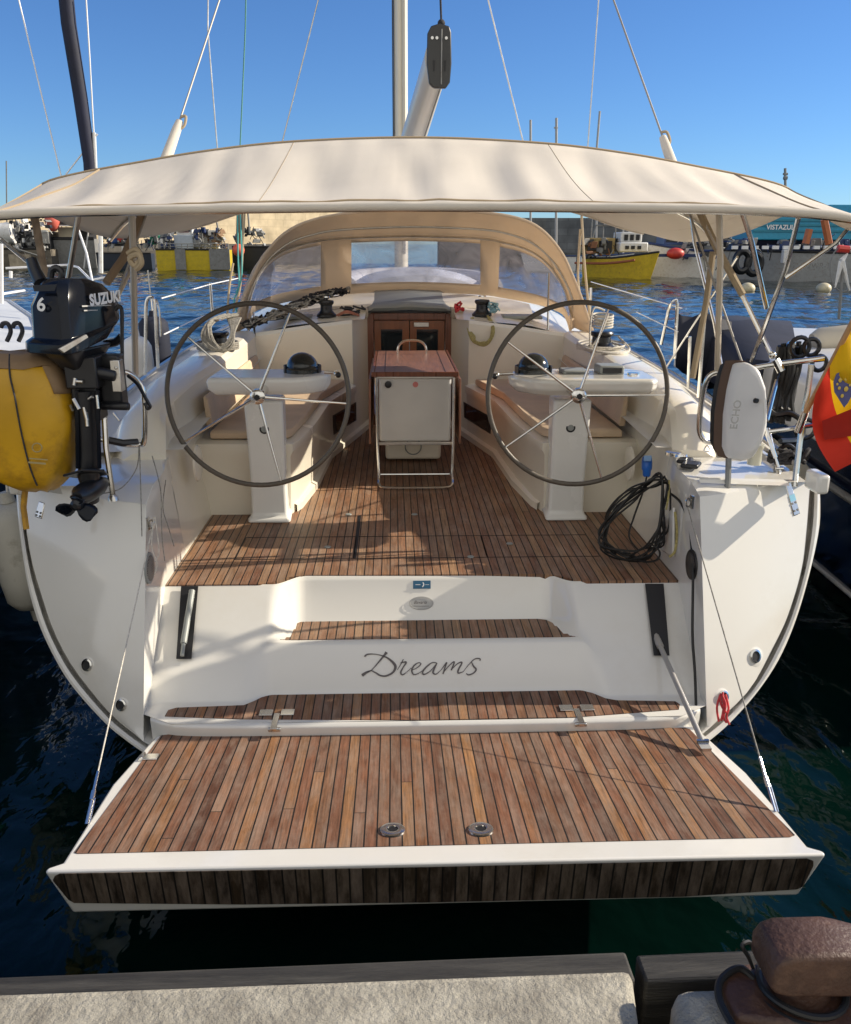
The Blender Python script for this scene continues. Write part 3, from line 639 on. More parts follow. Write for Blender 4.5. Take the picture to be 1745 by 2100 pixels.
build('sticker_rim', MB().tube(el2, .0008, 4, True), LETF, b_)
build('sticker_writing', text_mb('Bavaria', .018, r2(862,1235,.005), r2(880,1235)-r2(862,1235), r2(862,1220)-r2(862,1235), .001, shear=.4).add(*(lambda m: (m.v, m.f))(MB().ribbon([r2(848,1243,.005), r2(880,1243,.005)], [.002,.002], R2N, .0005))), LETG, b_)
# ---------------------------------------------------------------- cockpit sides, benches, coamings
LIV = MB()
for s in (-1, 1):
    inner = [(.90,5.80),(.885,5.86),(.86,5.95),(.80,6.5),(.755,7.45),(.56,8.3)]
    # lower part of the bench
    rows = []
    for x, y in [(1.47, 5.80)]+inner:
        o_ = x > 1.2
        rows.append([V(s*x, y, .90), V(s*(x+.0), y, .95), V(s*(1.6 if o_ else x-.012), y-.012 if y < 5.9 else y, 1.34), V(s*(x-.03 if not o_ else 1.61), y-.02 if y < 5.9 else y, 1.37), V(s*(x-.03 if not o_ else 1.61), y-.02 if y < 5.9 else y, 1.425), V(s*(x+.03 if not o_ else 1.61), y+.03, 1.44), V(s*1.60, max(y, 5.86)+.03 if not o_ else 5.89, 1.44)])
    LIV.grid(rows)
    # cockpit side wall behind the wheels and coaming
    prof = lambda y: (lambda zt, xo, xi: [(1.462, .90), ((xi+1.47)/2, 1.30), (xi, zt-.05), (xi+.035, zt-.012), (xi+.08, zt), (xo-.12, zt-.01), (xo-.05, zt-.05), (xo, zt-.13), (xo+.05, sheer(y)[1]+.03)])(
        float(np.interp(y, [5.0, 5.12, 5.3, 6, 7, 8.35], [1.56, 1.66, 1.76, 1.86, 1.90, 1.95])), float(np.interp(y, [5, 5.3, 6, 7, 8.35], [1.84, 1.90, 1.92, 1.90, 1.86])), float(np.interp(y, [5, 5.4, 5.75, 6.2, 8.35], [1.53, 1.61, 1.61, 1.52, 1.48])))
    rows = [[V(s*x, y, z) for x, z in prof(y)] for y in (5.0, 5.06, 5.12, 5.3, 5.6, 6, 6.5, 7, 7.7, 8.35)]
    LIV.grid([[V(p[0], 5.0, min(p[2], 1.5)) for p in rows[0]]]+rows)
    # bulkhead, chamfer to the companionway and its top shelf
    bt = [(1.48, 1.93), (1.3, 1.955), (1.0, 2.0), (.62, 2.045), (.56, 2.05)]
    LIV.grid([[V(s*x, 8.32, 1.42), V(s*x, 8.30, 1.7), V(s*x, 8.30, z-.03), V(s*x, 8.33, z)] for x, z in bt])
    LIV.grid([[V(s*.56, 8.30, z if z > .95 else z), V(s*.545, 8.36, z), V(s*.44, 8.86, z), V(s*.43, 8.95, z)] for z in (.90, 1.42, 1.8, 2.05)])
    # sole-level sill under the black windows
    LIV.grid([[V(s*(x-.035), y, .90), V(s*(x-.035), y, .96), V(s*(x+.01), y, .985)] for x, y in [(.90,5.86),(.87,5.95),(.80,6.5),(.755,7.45),(.56,8.3),(.43,8.9)]])
LIV.weld(4e-4)
build('cockpit_moulding', LIV, GELC, Y_, bev=.014, seg=3, ang=32)
# coachroof
cr_z = lambda x, y: float(np.interp(y, [8.33, 9.0, 9.9, 10.6, 12.5, 14.2], [2.07, 2.13, 2.22, 2.24, 2.2, 2.0]))-.055*x*x-(.14*max(0, abs(x)-1.2))
roof = MB()
def rw(y): return float(np.interp(y, [8.33, 10, 12, 14.2], [1.86, 1.75, 1.5, .9]))
for a0_, a1_, ys in ((-1, -.44, (8.33, 8.7, 9.05)), (.44, 1, (8.33, 8.7, 9.05))):
    roof.grid([[V(x if abs(x) < .5 else x*rw(y), y, cr_z(x if abs(x) < .5 else x*rw(y), y)) for x in np.linspace(a0_, a1_, 7)] for y in ys])
roof.grid([[V(x, y, cr_z(x, y)) for x in [t*rw(y) for t in np.linspace(-1, 1, 15)]] for y in (9.05, 9.5, 10, 10.6, 11.5, 12.5, 13.4, 14.2)])
for s in (-1, 1):
    roof.grid([[V(s*rw(y), y, cr_z(rw(y), y)), V(s*(rw(y)+.06), y, cr_z(rw(y), y)-.06), V(s*(rw(y)+.12), y, sheer(y)[1])] for y in (8.33, 9.05, 10, 11.5, 13.4, 14.2)])
build('coachroof', roof, GELC, Y_, sm=True, ang=50)
# front wall of the hood footing
build('coachroof_step', MB().grid([[V(x, 9.05+.0*x, cr_z(x, 9.05)), V(x, 9.08, cr_z(x, 9.05)+.02), V(x, 9.75-.22*x*x, cr_z(x, 9.8)+.03)] for x in np.linspace(-1.3, 1.3, 15)]), GELC, Y_, sm=True)
# companionway
dr = build('companionway', MB().box((-.44, 8.93, .90), (-.37, 8.99, 2.07)).box((.37, 8.93, .90), (.44, 8.99, 2.07)).box((-.37, 8.935, 2.0), (.37, 8.985, 2.07)).box((-.37, 8.935, .90), (.37, 8.985, 1.02)), WOODR, Y_, bev=.006)
for x0, x1 in ((-.365, -.004), (.004, .365)):
    d_ = build('door_leaf', MB().box((x0, 8.95, 1.025), (x1, 8.98, 1.995)), mat('door_wood', (.22,.075,.028), .3, var=.25, vs=3, coat=.3, stretch=(10,10,1)), dr, bev=.004)
    build('door_pane', MB().box((x0+.07, 8.944, 1.60), (x1-.07, 8.951, 1.905)), GLS, d_, bev=.012)
build('louvre', MB().box((.045, 8.94, 1.93), (.20, 8.949, 1.975)), STEELB, dr, bev=.004)
hz = build('sliding_hatch', MB().grid([[V(-.42, y, z), V(-.36, y, z+.03), V(0, y, z+.045), V(.36, y, z+.03), V(.42, y, z)] for y, z in ((8.90, 2.06), (8.88, 2.09), (8.92, 2.115), (9.3, 2.15), (9.8, 2.22))]), GREYB, Y_, sm=True)
build('hatch_trim', MB().tube([V(-.42, 8.87, 2.088), V(.42, 8.87, 2.088)], .008, 6), BLK, hz)
for s in (-1, 1):
    build('hatch_garage', MB().box((min(s*.42, s*.54), 8.72, 2.03), (max(s*.42, s*.54), 8.95, 2.13)), mat('garage_beige', (.42,.36,.28), .5), Y_, bev=.015)
# black windows low in the bench sides
for q in ([(681,852),(730,824),(730,862),(684,892)], [(951,824),(1008,855),(1006,890),(952,856)]):
    s = -1 if q[0][0] < 860 else 1
    pa, pb = V(s*.755, 7.45, 0), V(s*.56, 8.3, 0); dd = pb-pa; nn = np.cross(dd, V(0,0,1)); nn /= np.linalg.norm(nn)
    if nn[0]*s > 0: nn = -nn
    P = [apl(u, v, pa+nn*.006, nn) for u, v in q]
    m_ = sum(P)/4
    o_ = build('side_window', MB().prism(P, nn*.004), BLK, Y_, bev=.002)
    build('pane', MB().prism([m_+(p-m_)*.78+nn*.005 for p in P], nn*.002), GLS, o_)
# pedestals, consoles, compasses
for s in (-1, 1):
    cx = s*1.03
    ped = MB().grid([[V(cx-w_, y0_, z), V(cx+w_, y0_, z), V(cx+w_*.9, 5.86, z), V(cx-w_*.9, 5.86, z)] for w_, y0_, z in ((.155, 5.585, .912), (.148, 5.60, .935), (.125, 5.63, .955), (.122, 5.635, 1.2), (.125, 5.62, 1.5), (.13, 5.60, 1.76))], cv=True, caps=True)
    pd = build('steering_pedestal', ped, PEDW, Y_, bev=.022, seg=3)
    bp_ = at(542, 880, 5.62) if s < 0 else at(1170, 877, 5.62)
    build('maker_badge', MB().lathe(bp_, (0,-1,.0), [(.034,0),(.032,.006)], 20), BLK, pd, sm=True)
    build('badge_ring', MB().lathe(bp_+V(0,-.006,0), (0,-1,0), [(.022,0),(.020,.002)], 16), GREYB, pd, sm=True)
    # console shelf
    if s < 0: top = [(-1.36,5.45),(-.80,5.45),(-.70,5.50),(-.60,5.62),(-.585,5.74),(-.68,5.86),(-1.36,5.90)]
    else: top = [(.60,5.74),(.615,5.62),(.72,5.48),(.84,5.42),(1.50,5.40),(1.55,5.46),(1.56,5.80),(1.48,5.92),(.70,5.92)]
    n_ = len(top); cx0 = sum(p[0] for p in top)/n_; cy0 = sum(p[1] for p in top)/n_
    zt = 1.93 if s < 0 else 1.925
    rr = [[V(cx0+(x-cx0)*k, cy0+(y-cy0)*k2, zt+dz) for x, y in top] for k, k2, dz in ((.97,.93,0),(1,1,-.02),(.985,.96,-.075),(.9,.78,-.115))]
    cs = build('console', MB().grid(rr, cv=True, caps=True), GEL if s > 0 else PEDW, pd, bev=.012, seg=3)
    cc = at(620, 752, 5.72) if s < 0 else at(1094, 750, 5.72)
    cc[2] = zt-.005; rad = .105
    co = build('compass', MB().lathe(cc, (0,0,1), [(rad*1.12,-.01),(rad*1.12,.03),(rad*1.04,.035)]+[(rad*math.cos(a), .035+rad*math.sin(a)*.95) for a in np.linspace(0.05, 1.5, 9)], 28), COMP, pd, sm=True)
    build('compass_hood', MB().grid([[cc+V(rad*1.16*math.cos(t), rad*1.16*math.sin(t), z) for t in np.linspace(-.15*math.pi, 1.15*math.pi, 16)] for z in (-.01, .05)]), BLK, pd, solid=.008)
    lv = at(690, 765, 5.6) if s < 0 else at(1018, 768, 5.6)
    th_ = build('throttle', MB().tube([V(s*.62, lv[1], lv[2]+.005), lv], .011, 8).tube([lv, lv+V(0, -.01, .0)-V(0,0,.0)], .02, 10).ball(lv+V(0,0,-.005), .022, 10), STEEL, pd, sm=True)
    build('knob', MB().ball(lv+V(-s*.012, -.02, -.01), .019, 10), BLK, th_, sm=True)
    if s > 0:
        for (u0, u1, v_, h_) in ((1152, 1205, 752, .025), (1226, 1277, 747, .055)):
            a_, b_ = at(u0, v_, 5.68), at(u1, v_, 5.68)
            ib = build('instrument_pod', MB().box((a_[0], 5.62, zt-.005), (b_[0], 5.80, zt+h_)), GREYB, pd, bev=.014, seg=3)
            build('screen', MB().prism([(a_[0]+.02, 5.617, zt+.008), (b_[0]-.02, 5.617, zt+.008), (b_[0]-.02, 5.617, zt+h_-.012), (a_[0]+.02, 5.617, zt+h_-.012)], (0, .002, 0)), BLK, ib)
        g = at(1300, 752, 5.62); g[2] = zt
        build('gauge', MB().lathe(g, (0,0,1), [(.042,0),(.040,.012),(.03,.013)], 20), STEEL, pd, sm=True)
    # wheel
    hubp = at(528, 814, 5.18) if s < 0 else at(1187, 812, 5.18)
    tilt = math.radians(6); ez = V(0, math.sin(tilt), math.cos(tilt)); ex = V(1, 0, 0); wn = np.cross(ex, ez)
    R0 = 186*np.dot(hubp-C0, FW)/FPX
    wc = hubp+V(0, .03, 0)
    wh = build('steering_wheel', MB().tube([wc+R0*(math.cos(t)*ex+math.sin(t)*ez) for t in np.linspace(0, 2*math.pi, 72, endpoint=False)], .0155, 10, True), LEATH, Y_, sm=True)
    ph = math.radians(-5 if s < 0 else 0)
    for k in range(5):
        t = ph+k*2*math.pi/5; e = math.cos(t)*ex+math.sin(t)*ez
        build('spoke', MB().tube([wc+V(0,-.02,0)+e*.03, wc+V(0,-.015,0)+e*R0*.5, wc+e*R0*.99], [.0095,.008,.0065], 8), STEEL, wh, sm=True)
    build('hub', MB().lathe(wc+V(0,-.04,0), (0,1,0), [(.012,-.012),(.03,-.008),(.046,.004),(.048,.03),(.03,.04),(.03,.46)], 22), STEEL, wh, sm=True)
    build('hub_nut', MB().lathe(wc+V(0,-.056,0), (0,1,0), [(.018,-.004),(.02,.008)], 6), BLK, wh)
# table
tb = build('cockpit_table', MB().box((-.315, 6.62, 1.775), (.315, 8.02, 1.80)), WOODT, Y_, bev=.006)
for x in (-.235, .235):
    build('leaf_seam', MB().box((x-.003, 6.63, 1.8005), (x+.003, 8.0, 1.8015)), HOLE, tb)
build('table_edge', MB().box((-.325, 6.60, 1.765), (.325, 6.617, 1.803)).box((-.338, 6.60, 1.765), (-.318, 8.03, 1.803)).box((.318, 6.60, 1.765), (.338, 8.03, 1.803)), WOODR, tb, bev=.004)
for s in (-1, 1):
    build('table_leaf', MB().prism([(s*.345, 6.66, 1.74), (s*.345, 7.95, 1.74), (s*.352, 7.95, 1.22), (s*.352, 6.66, 1.22)], (s*.016, 0, 0)), WOODT, tb, bev=.003)
bx_ = build('table_box', MB().box((-.285, 6.65, 1.24), (.285, 7.9, 1.755)), mat('box_grey_white', (.62,.61,.58), .35), tb, bev=.02, seg=3)
build('box_trim', MB().box((-.30, 6.635, 1.745), (.30, 6.66, 1.77)).box((-.30, 6.635, 1.215), (.30, 6.66, 1.24)), STEELB, tb, bev=.004)
p = at(796, 789, 6.64); build('lock', MB().lathe(p+V(0,.01,0), (0,-1,0), [(.028,0),(.026,.018),(.01,.02)], 18), BLK, bx_, sm=True)
p = at(852, 789, 6.64); build('red_sticker', MB().lathe(p+V(0,.01,0), (0,-1,0), [(.022,0),(.022,.003)], 14), mat('sticker_red', (.60,.20,.18), .5), bx_)
build('lower_locker', MB().box((-.245, 7.3, .93), (.245, 8.0, 1.14)), GELC, tb, bev=.03, seg=3)
build('locker_ring', MB().tube([V(.07*math.cos(t), 7.292, 1.05+.07*math.sin(t)) for t in np.linspace(0, 2*math.pi, 24, endpoint=False)], .005, 6, True), GREYB, tb, sm=True)
build('table_frame', MB().tube(cr([(-.30,6.60,1.76),(-.30,6.58,1.3),(-.29,6.52,1.02),(-.285,6.43,.945),(-.22,6.40,.93),(0,6.39,.93),(.22,6.40,.93),(.285,6.43,.945),(.29,6.52,1.02),(.30,6.58,1.3),(.30,6.60,1.76)], 6), .0115, 8).tube([(-.287,6.60,.985),(.287,6.60,.985)], .009, 8), STEEL, tb, sm=True)
build('grab_handle', MB().tube(cr([(-.13,7.75,1.79),(-.12,7.75,1.87),(-.06,7.76,1.915),(.06,7.76,1.915),(.12,7.75,1.87),(.13,7.75,1.79)], 5), .011, 8), STEEL, tb, sm=True)
# cushions lie on the benches
for s in (-1, 1):
    P = [(1.44,5.83),(.93,5.83),(.885,5.90),(.83,6.5),(.79,7.40),(.62,8.2),(1.40,8.25)]
    n_ = len(P); mx_, my_ = sum(p[0] for p in P)/n_, sum(p[1] for p in P)/n_
    rr = [[V(s*(mx_+(x-mx_)*k), my_+(y-my_)*k, z) for x, y in P] for k, z in ((.97,1.445),(1,1.455),(1.0,1.492),(.985,1.505),(.96,1.51))]
    c_ = build('bench_cushion', MB().grid(rr, cv=True, caps=True), CUSH, None, bev=.018, seg=3)
    tag(c_, 'tan bench cushion behind the %s steering wheel' % ('left' if s < 0 else 'right'), 'cushion', 'cushions on the cockpit benches')
    rr = [[V(s*x, y, z) for x, z in ((1.44,1.515),(1.43,1.53),(1.455,1.72),(1.475,1.74),(1.485,1.73),(1.475,1.515))] for y in (5.9, 6.0, 7.2, 8.1, 8.2)]
    b_ = build('back_cushion', MB().grid(rr, cv=True, caps=True), CUSH, None, bev=.01, seg=2)
    tag(b_, 'tan back cushion against the coaming behind the %s wheel' % ('left' if s < 0 else 'right'), 'cushion', 'back cushions along the coamings')
# winches
def winch(c, k=1., label=None, drum=BLK):
    w_ = build('winch', MB().lathe(c, (0,0,1), [(.085*k,0),(.085*k,.02),(.07*k,.035),(.052*k,.06),(.05*k,.11),(.062*k,.125),(.066*k,.14),(.06*k,.155),(.03*k,.16)], 24), drum, Y_, sm=True, label=label)
    build('winch_cap', MB().lathe(np.array(c)+V(0,0,.16*k), (0,0,1), [(.035*k,0),(.03*k,.012)], 14), STEEL, w_, sm=True)
    return w_
w1, w2 = at(670, 655, 8.62), at(988, 652, 8.62)
w1[2] = cr_z(w1[0], 8.62)-.0; w2[2] = cr_z(w2[0], 8.62)
winch(w1, 1.15, 'dark winch on the left of the coachroof'); winch(w2, 1.15, 'dark winch on the right of the coachroof with a khaki rope')
w3, w4 = V(-1.70, 6.9, 1.885), V(1.74, 6.9, 1.885)
w3 = at(447, 712, 7.3); w4 = at(1232, 715, 7.3); w3[2] = 1.885; w4[2] = 1.89
winch(w3, 1.55, 'big primary winch on the left coaming'); winch(w4, 1.55, 'big primary winch on the right coaming')
# clutches beside the coachroof winches
for a, b in (((560,640),(640,640)), ((1030,652),(1110,655))):
    p, q = at(*a, 8.7), at(*b, 8.7); z = cr_z((p[0]+q[0])/2, 8.7)
    build('rope_clutch', MB().prism([(p[0], 8.62, z), (q[0], 8.62, z), (q[0], 8.82, z+.01), (p[0], 8.82, z+.01)], (0, 0, .03)), GREYB, Y_, bev=.01)
# ---------------------------------------------------------------- sprayhood
HA = [(474,700),(488,650),(503,606),(522,562),(545,520),(585,478),(640,452),(720,437),(860,430),(1000,437),(1075,452),(1118,478),(1152,520),(1172,562),(1190,606),(1205,650),(1222,700)]
HB = [(504,672),(508,640),(520,590),(538,552),(565,523),(600,505),(640,495),(690,488),(840,483),(985,488),(1035,497),(1075,508),(1110,528),(1136,556),(1156,592),(1168,640),(1178,672)]
HC = [(508,676),(512,650),(516,632),(535,622),(562,614),(600,606),(640,600),(690,594),(840,588),(985,594),(1030,600),(1070,607),(1105,614),(1132,622),(1156,634),(1166,652),(1172,676)]
m_ = len(HA); YB = [8.42+.85*math.sin(math.pi*i/(m_-1))**.7 for i in range(m_)]; YC = [8.45+1.35*math.sin(math.pi*i/(m_-1))**.7 for i in range(m_)]
PA = [at(u, v, 8.28) for u, v in HA]; PB = [at(u, v, YB[i]) for i, (u, v) in enumerate(HB)]; PC = [at(u, v, YC[i]) for i, (u, v) in enumerate(HC)]
PD = [p+V(0, .05, -.06) for p in PC]
SA, SB, SC_ , SD = [cr(P, 4) for P in (PA, PB, PC, PD)]
nS = len(SA)
def bulge(i, t):
    p = lerp(SA[i], SB[i], t); c = V(.02, 8.7, 2.1); d = p-c; d /= np.linalg.norm(d)
    return p+d*(.05*math.sin(math.pi*t)+.006*math.sin(9*math.pi*t)*math.sin(i*.9))
hood = build('sprayhood', MB().grid([[bulge(i, t) for t in np.linspace(0, 1, 9)] for i in range(nS)]), CANVT, Y_, sm=True, solid=.004)
ad = MB()
wpos = []
for i in range(nS-1):
    u = i/4
    mull = (u < 1.2) or (6.4 < u < 7.1) or (8.9 < u < 9.6) or (u > 14.8)
    ad.grid([[SC_[i], SD[i]], [SC_[i+1], SD[i+1]]])
    tt = [0, .10] if not mull else [0, .5, 1]
    ad.grid([[lerp(SB[i], SC_[i], t) for t in tt], [lerp(SB[i+1], SC_[i+1], t) for t in tt]])
    if not mull: ad.grid([[lerp(SB[i], SC_[i], t) for t in (.9, 1)], [lerp(SB[i+1], SC_[i+1], t) for t in (.9, 1)]])
    wpos.append(mull)
# mullions beside the centre window, in vertical strips
for um, wdt in ((6.75, .30), (9.1, .30)):
    i0 = um*4; a0_ = [lerp(S[int(i0)], S[int(i0)+1], i0 % 1) for S in (SB, SC_)]; i1 = (um+wdt)*4; a1_ = [lerp(S[int(i1)], S[int(i1)+1], i1 % 1) for S in (SB, SC_)]
ad.weld()
build('window_surround', ad, CANVT, hood, sm=True, solid=.004)
seg = []; cur = []
for i, mu in enumerate(wpos+[True]):
    if mu:
        if len(cur) > 1: seg.append(cur+[i])
        cur = []
    else: cur.append(i)
for sgm in seg:
    build('window_pane', MB().grid([[lerp(SB[i], SC_[i], t)+V(0, .006, 0) for t in (.07, .35, .65, .93)] for i in sgm]), VINYL, hood, sm=True)
build('hood_frame', MB().tube([p+V(0, -.01, 0) for p in SA], .014, 8), CANVT, hood, sm=True)
build('hood_hoop', MB().tube([lerp(a, b, .55)+V(0, .0, -.02) for a, b in zip(SA[6:-6], SB[6:-6])], .012, 8).tube([lerp(a, b, .97)+V(0, -.03, -.015) for a, b in zip(SA[3:-3], SB[3:-3])], .012, 8), STEELB, hood, sm=True)
for u, s in ((1125, 1), (520, -1)):
    build('hood_stay', MB().tube([at(u, 560 if s > 0 else 640, 8.5), at(u-2*s, 690, 8.38)], .010, 8), STEEL, hood, sm=True)
# ---------------------------------------------------------------- bimini
def arch(y, pts): return [V(x, y, z) for x, z in pts]
def sym(P): return [(-x, z) for x, z in P[::-1] if x > 0]+P
A0 = [V(*p) for p in ((-2.42,4.62,2.80),(-2.36,4.40,2.83),(-2.15,4.30,2.86),(-1.77,4.28,2.885),(-1.4,4.28,2.895),(-.7,4.28,2.91),(0,4.28,2.92),(.7,4.28,2.92),(1.4,4.28,2.915),(1.83,4.28,2.90),(2.12,4.30,2.87),(2.36,4.40,2.83),(2.44,4.62,2.80))]
def A1f(y, dz, dx=0, e=None):
    P = [(0,3.315),(.7,3.29),(1.2,3.237),(1.6,3.172),(1.96,3.108),(2.14,3.055),(2.24,2.965)]
    return [V(x+(dx if x > 0 else -dx)*(abs(x)/2.3), y, z+dz*(1 if abs(x) < 1.9 else .55)) for x, z in sym(P)]
def A2f(y):
    P = [(0,3.30),(.7,3.26),(1.2,3.18),(1.55,3.09),(1.85,2.98),(2.0,2.90),(2.12,2.78)]
    return [V(x, y, z) for x, z in sym(P)]
def A3f(y):
    P = [(0,3.14),(.7,3.11),(1.1,3.05),(1.4,2.98),(1.65,2.9),(1.8,2.86),(1.9,2.84)]
    return [V(x, y, z) for x, z in sym(P)]
rowsP = [A0, A1f(5.2, 0), A2f(6.25), A3f(7.3)]
rowsS = [resamp(cr(P, 6), 97) for P in rowsP]
G = []
for k in range(3):
    for t in np.linspace(0, 1, 13)[:-1]:
        r = []
        for i in range(97):
            p = lerp(rowsS[k][i], rowsS[k+1][i], t); x = p[0]
            sag = .028*math.sin(math.pi*t)
            wr = .011*math.sin(x*11.7+1.6*math.sin(x*3.1))*math.sin(math.pi*min(1, t*1.1))+.006*math.sin(x*26+2*t+math.sin(x*5))*math.sin(math.pi*t)
            if k > 0: wr *= .8
            r.append(p+V(0, 0, -sag+wr))
        G.append(r)
G.append(rowsS[3])
bim = build('bimini', MB().grid(G), CANV, Y_, sm=True, solid=.003)
sm_ = MB()
for rr_, dz in ((rowsS[1], .006), (G[15], .006), (G[1], .004)):
    for i in range(0, 96): pass
    sm_.tube([p+V(0, 0, dz) for p in rr_], .0055, 5)
for i in (3, 93, 10, 86):
    sm_.tube([G[k][i]+V(0, 0, .004) for k in range(0, 37)], .005, 5)
for i in (33, 63): sm_.tube([G[k][i]+V(0, 0, .001) for k in range(0, 13)], .0022, 5)
build('canopy_seam', sm_, mat('piping_tan', (.40,.31,.20), .8), bim, sm=True)
build('canopy_edge_roll', MB().tube([p for p in rowsS[0]], .021, 10), CANV, bim, sm=True)
build('bimini_bow', MB().tube([p+V(0, .02, -.012) for p in rowsS[0]], .0135, 8).tube([p+V(0, 0, -.03) for p in rowsS[1]], .0135, 8), STEEL, bim, sm=True)
build('bimini_bow', MB().tube([p+V(0, 0, -.02) for p in rowsS[2]], .0135, 8), STEEL, bim, sm=True)
build('bimini_bow', MB().tube([p+V(0, 0, -.0) for p in rowsS[3]], .0135, 8), CANV, bim, sm=True)
def stk(name, pts, r, m=STEEL, par=None, lab=None):
    return build(name, MB().tube([at(*p) for p in pts], r, 8), m, par or Y_, sm=True, label=lab)
TAN = mat('webbing_tan', (.42,.335,.22), .8, var=.1)
# supports on the right
stk('bimini_pole', [(1474,430,4.40),(1477,535,4.5),(1471,760,4.75)], .017, mat('pole_pale', (.66,.58,.46), .35, metal=.3), bim)
stk('bimini_brace', [(1432,428,5.1),(1468,505,5.0),(1518,597,4.9),(1556,675,4.8),(1584,732,4.7)], .0135, STEEL, bim)
stk('brace_cover', [(1430,425,5.11),(1468,505,5.01),(1523,605,4.88)], .022, TAN, bim)
stk('bimini_strut', [(1416,432,6.1),(1424,498,6.05),(1465,663,5.9),(1484,780,5.7)], .012, STEEL, bim)
stk('bimini_strap', [(1462,516,5.3),(1449,615,5.3),(1420,775,5.35)], .020, TAN, bim)
stk('bimini_strut', [(1523,439,4.5),(1541,494,4.55),(1572,632,4.7)], .0125, STEEL, bim)
stk('bimini_strut', [(1637,448,4.5),(1611,553,4.6),(1541,742,4.8)], .0135, STEEL, bim)
stk('bimini_strut', [(1738,470,4.45),(1714,499,4.5),(1611,570,4.6)], .0105, STEEL, bim)
stk('bimini_strut', [(1512,527,5.6),(1366,754,7.4)], .009, STEEL, bim)
stk('bimini_pole', [(1446,637,6.2),(1432,815,6.2)], .013, STEEL, bim)
stk('bimini_pole', [(1415,690,6.8),(1411,796,6.8)], .013, STEEL, bim)
# supports on the left
stk('bimini_pole', [(270,424,4.40),(273,523,4.5),(278,768,4.75)], .017, mat('pole_grey', (.55,.50,.43), .4, metal=.4), bim)
stk('bimini_strut', [(70,439,4.5),(92,566,4.6)], .020, mat('strap_stained', (.30,.23,.17), .8, var=.35, vs=20), bim)
stk('bimini_strut', [(163,430,4.5),(152,500,4.55),(140,572,4.6)], .014, STEELB, bim)
stk('bimini_strut', [(-30,468,4.4),(0,490,4.4),(58,538,4.55)], .0105, STEEL, bim)
stk('brace_cover', [(296,430,5.1),(253,530,5.0),(218,580,4.9)], .024, mat('strap_brown', (.27,.19,.12), .8), bim)
stk('bimini_brace', [(262,505,5.5),(222,583,5.4)], .011, STEEL, bim)
stk('bimini_brace', [(273,543,5.3),(236,620,5.1),(228,680,5.0)], .012, STEEL, bim)
build('strap_knot', MB().tube(cr([at(262,520,4.45),at(280,512,4.43),at(288,530,4.42),at(276,545,4.42),at(266,530,4.42),at(284,522,4.4),at(290,540,4.4),at(280,552,4.42)], 4), .014, 7), TAN, bim, sm=True)
for s, a, b, c in ((-1, (450,0,5.8), (365,258,5.35), (88,1035,4.27)), (1, (1258,0,5.8), (1362,290,5.3), (1609,992,4.27))):
    pa, pb, pc = at(*a), at(*b), at(*c)
    up = pa+(pa-pb)*3
    bs_ = build('backstay', MB().tube([up, pa, pb], .0055, 8).tube([pb, lerp(pb, pc, .85)], .006, 8), mat('wire_grey', (.36,.34,.31), .5, metal=.3), Y_, sm=True)
    d_ = (pb-pc)/np.linalg.norm(pb-pc)
    build('stay_cover', MB().tube([pb+d_*.03, pb-d_*.02, pb-d_*.30], [.02,.026,.034], 10), CANV, bs_, sm=True)
    build('stay_strap', MB().tube(cr([pb+d_*.06+V(.0,0,0), pb+d_*.05+V(.03,0,.01), pb+V(.035,0,0), pb-d_*.03+V(.01,0,0)], 4), .008, 6), TAN, bs_, sm=True)
    q = lerp(pb, pc, .85)
    build('stay_turnbuckle', MB().tube([q, lerp(pb, pc, .93)], .011, 8).tube([lerp(pb, pc, .93), lerp(pb, pc, .97)], .006, 8).tube([lerp(pb, pc, .96)-V(.02,0,0), lerp(pb, pc, .96)+V(.02,0,0)], .009, 8), STEEL, bs_, sm=True)
    ccp = pc; e1 = -d_*V(1, 1, 1); nn_ = V(.42*s, -1, .39)/1.15
    k0, k1 = (88, 1030), (80, 1062)
    if s > 0: k0, k1 = (1612, 985), (1632, 1056)
    a_, b_ = tpl(*k0), tpl(*k1); L_ = (b_-a_); wv = np.cross(L_, nn_); wv = wv/np.linalg.norm(wv)*.026
    cp_ = build('chainplate', MB().prism([a_-wv*.8, b_-wv, b_+wv, a_+wv*.8], nn_*.010), STEEL, Y_, bev=.004)
    bo = MB()
    for t, u in ((.66,-.5),(.66,.5),(.87,-.5),(.87,.5)): bo.lathe(lerp(a_, b_, t)+wv*u+nn_*.008, nn_, [(.007,0),(.006,.006)], 10)
    build('bolt', bo, GREY, cp_, sm=True)
    if s > 0: build('plate_sticker', MB().prism([lerp(a_,b_,.42)-wv*.8+nn_*.0105, lerp(a_,b_,.60)-wv*.85+nn_*.0105, lerp(a_,b_,.60)+wv*.85+nn_*.0105, lerp(a_,b_,.42)+wv*.8+nn_*.0105], nn_*.001), mat('sticker_sky', (.25,.55,.75), .4), cp_)
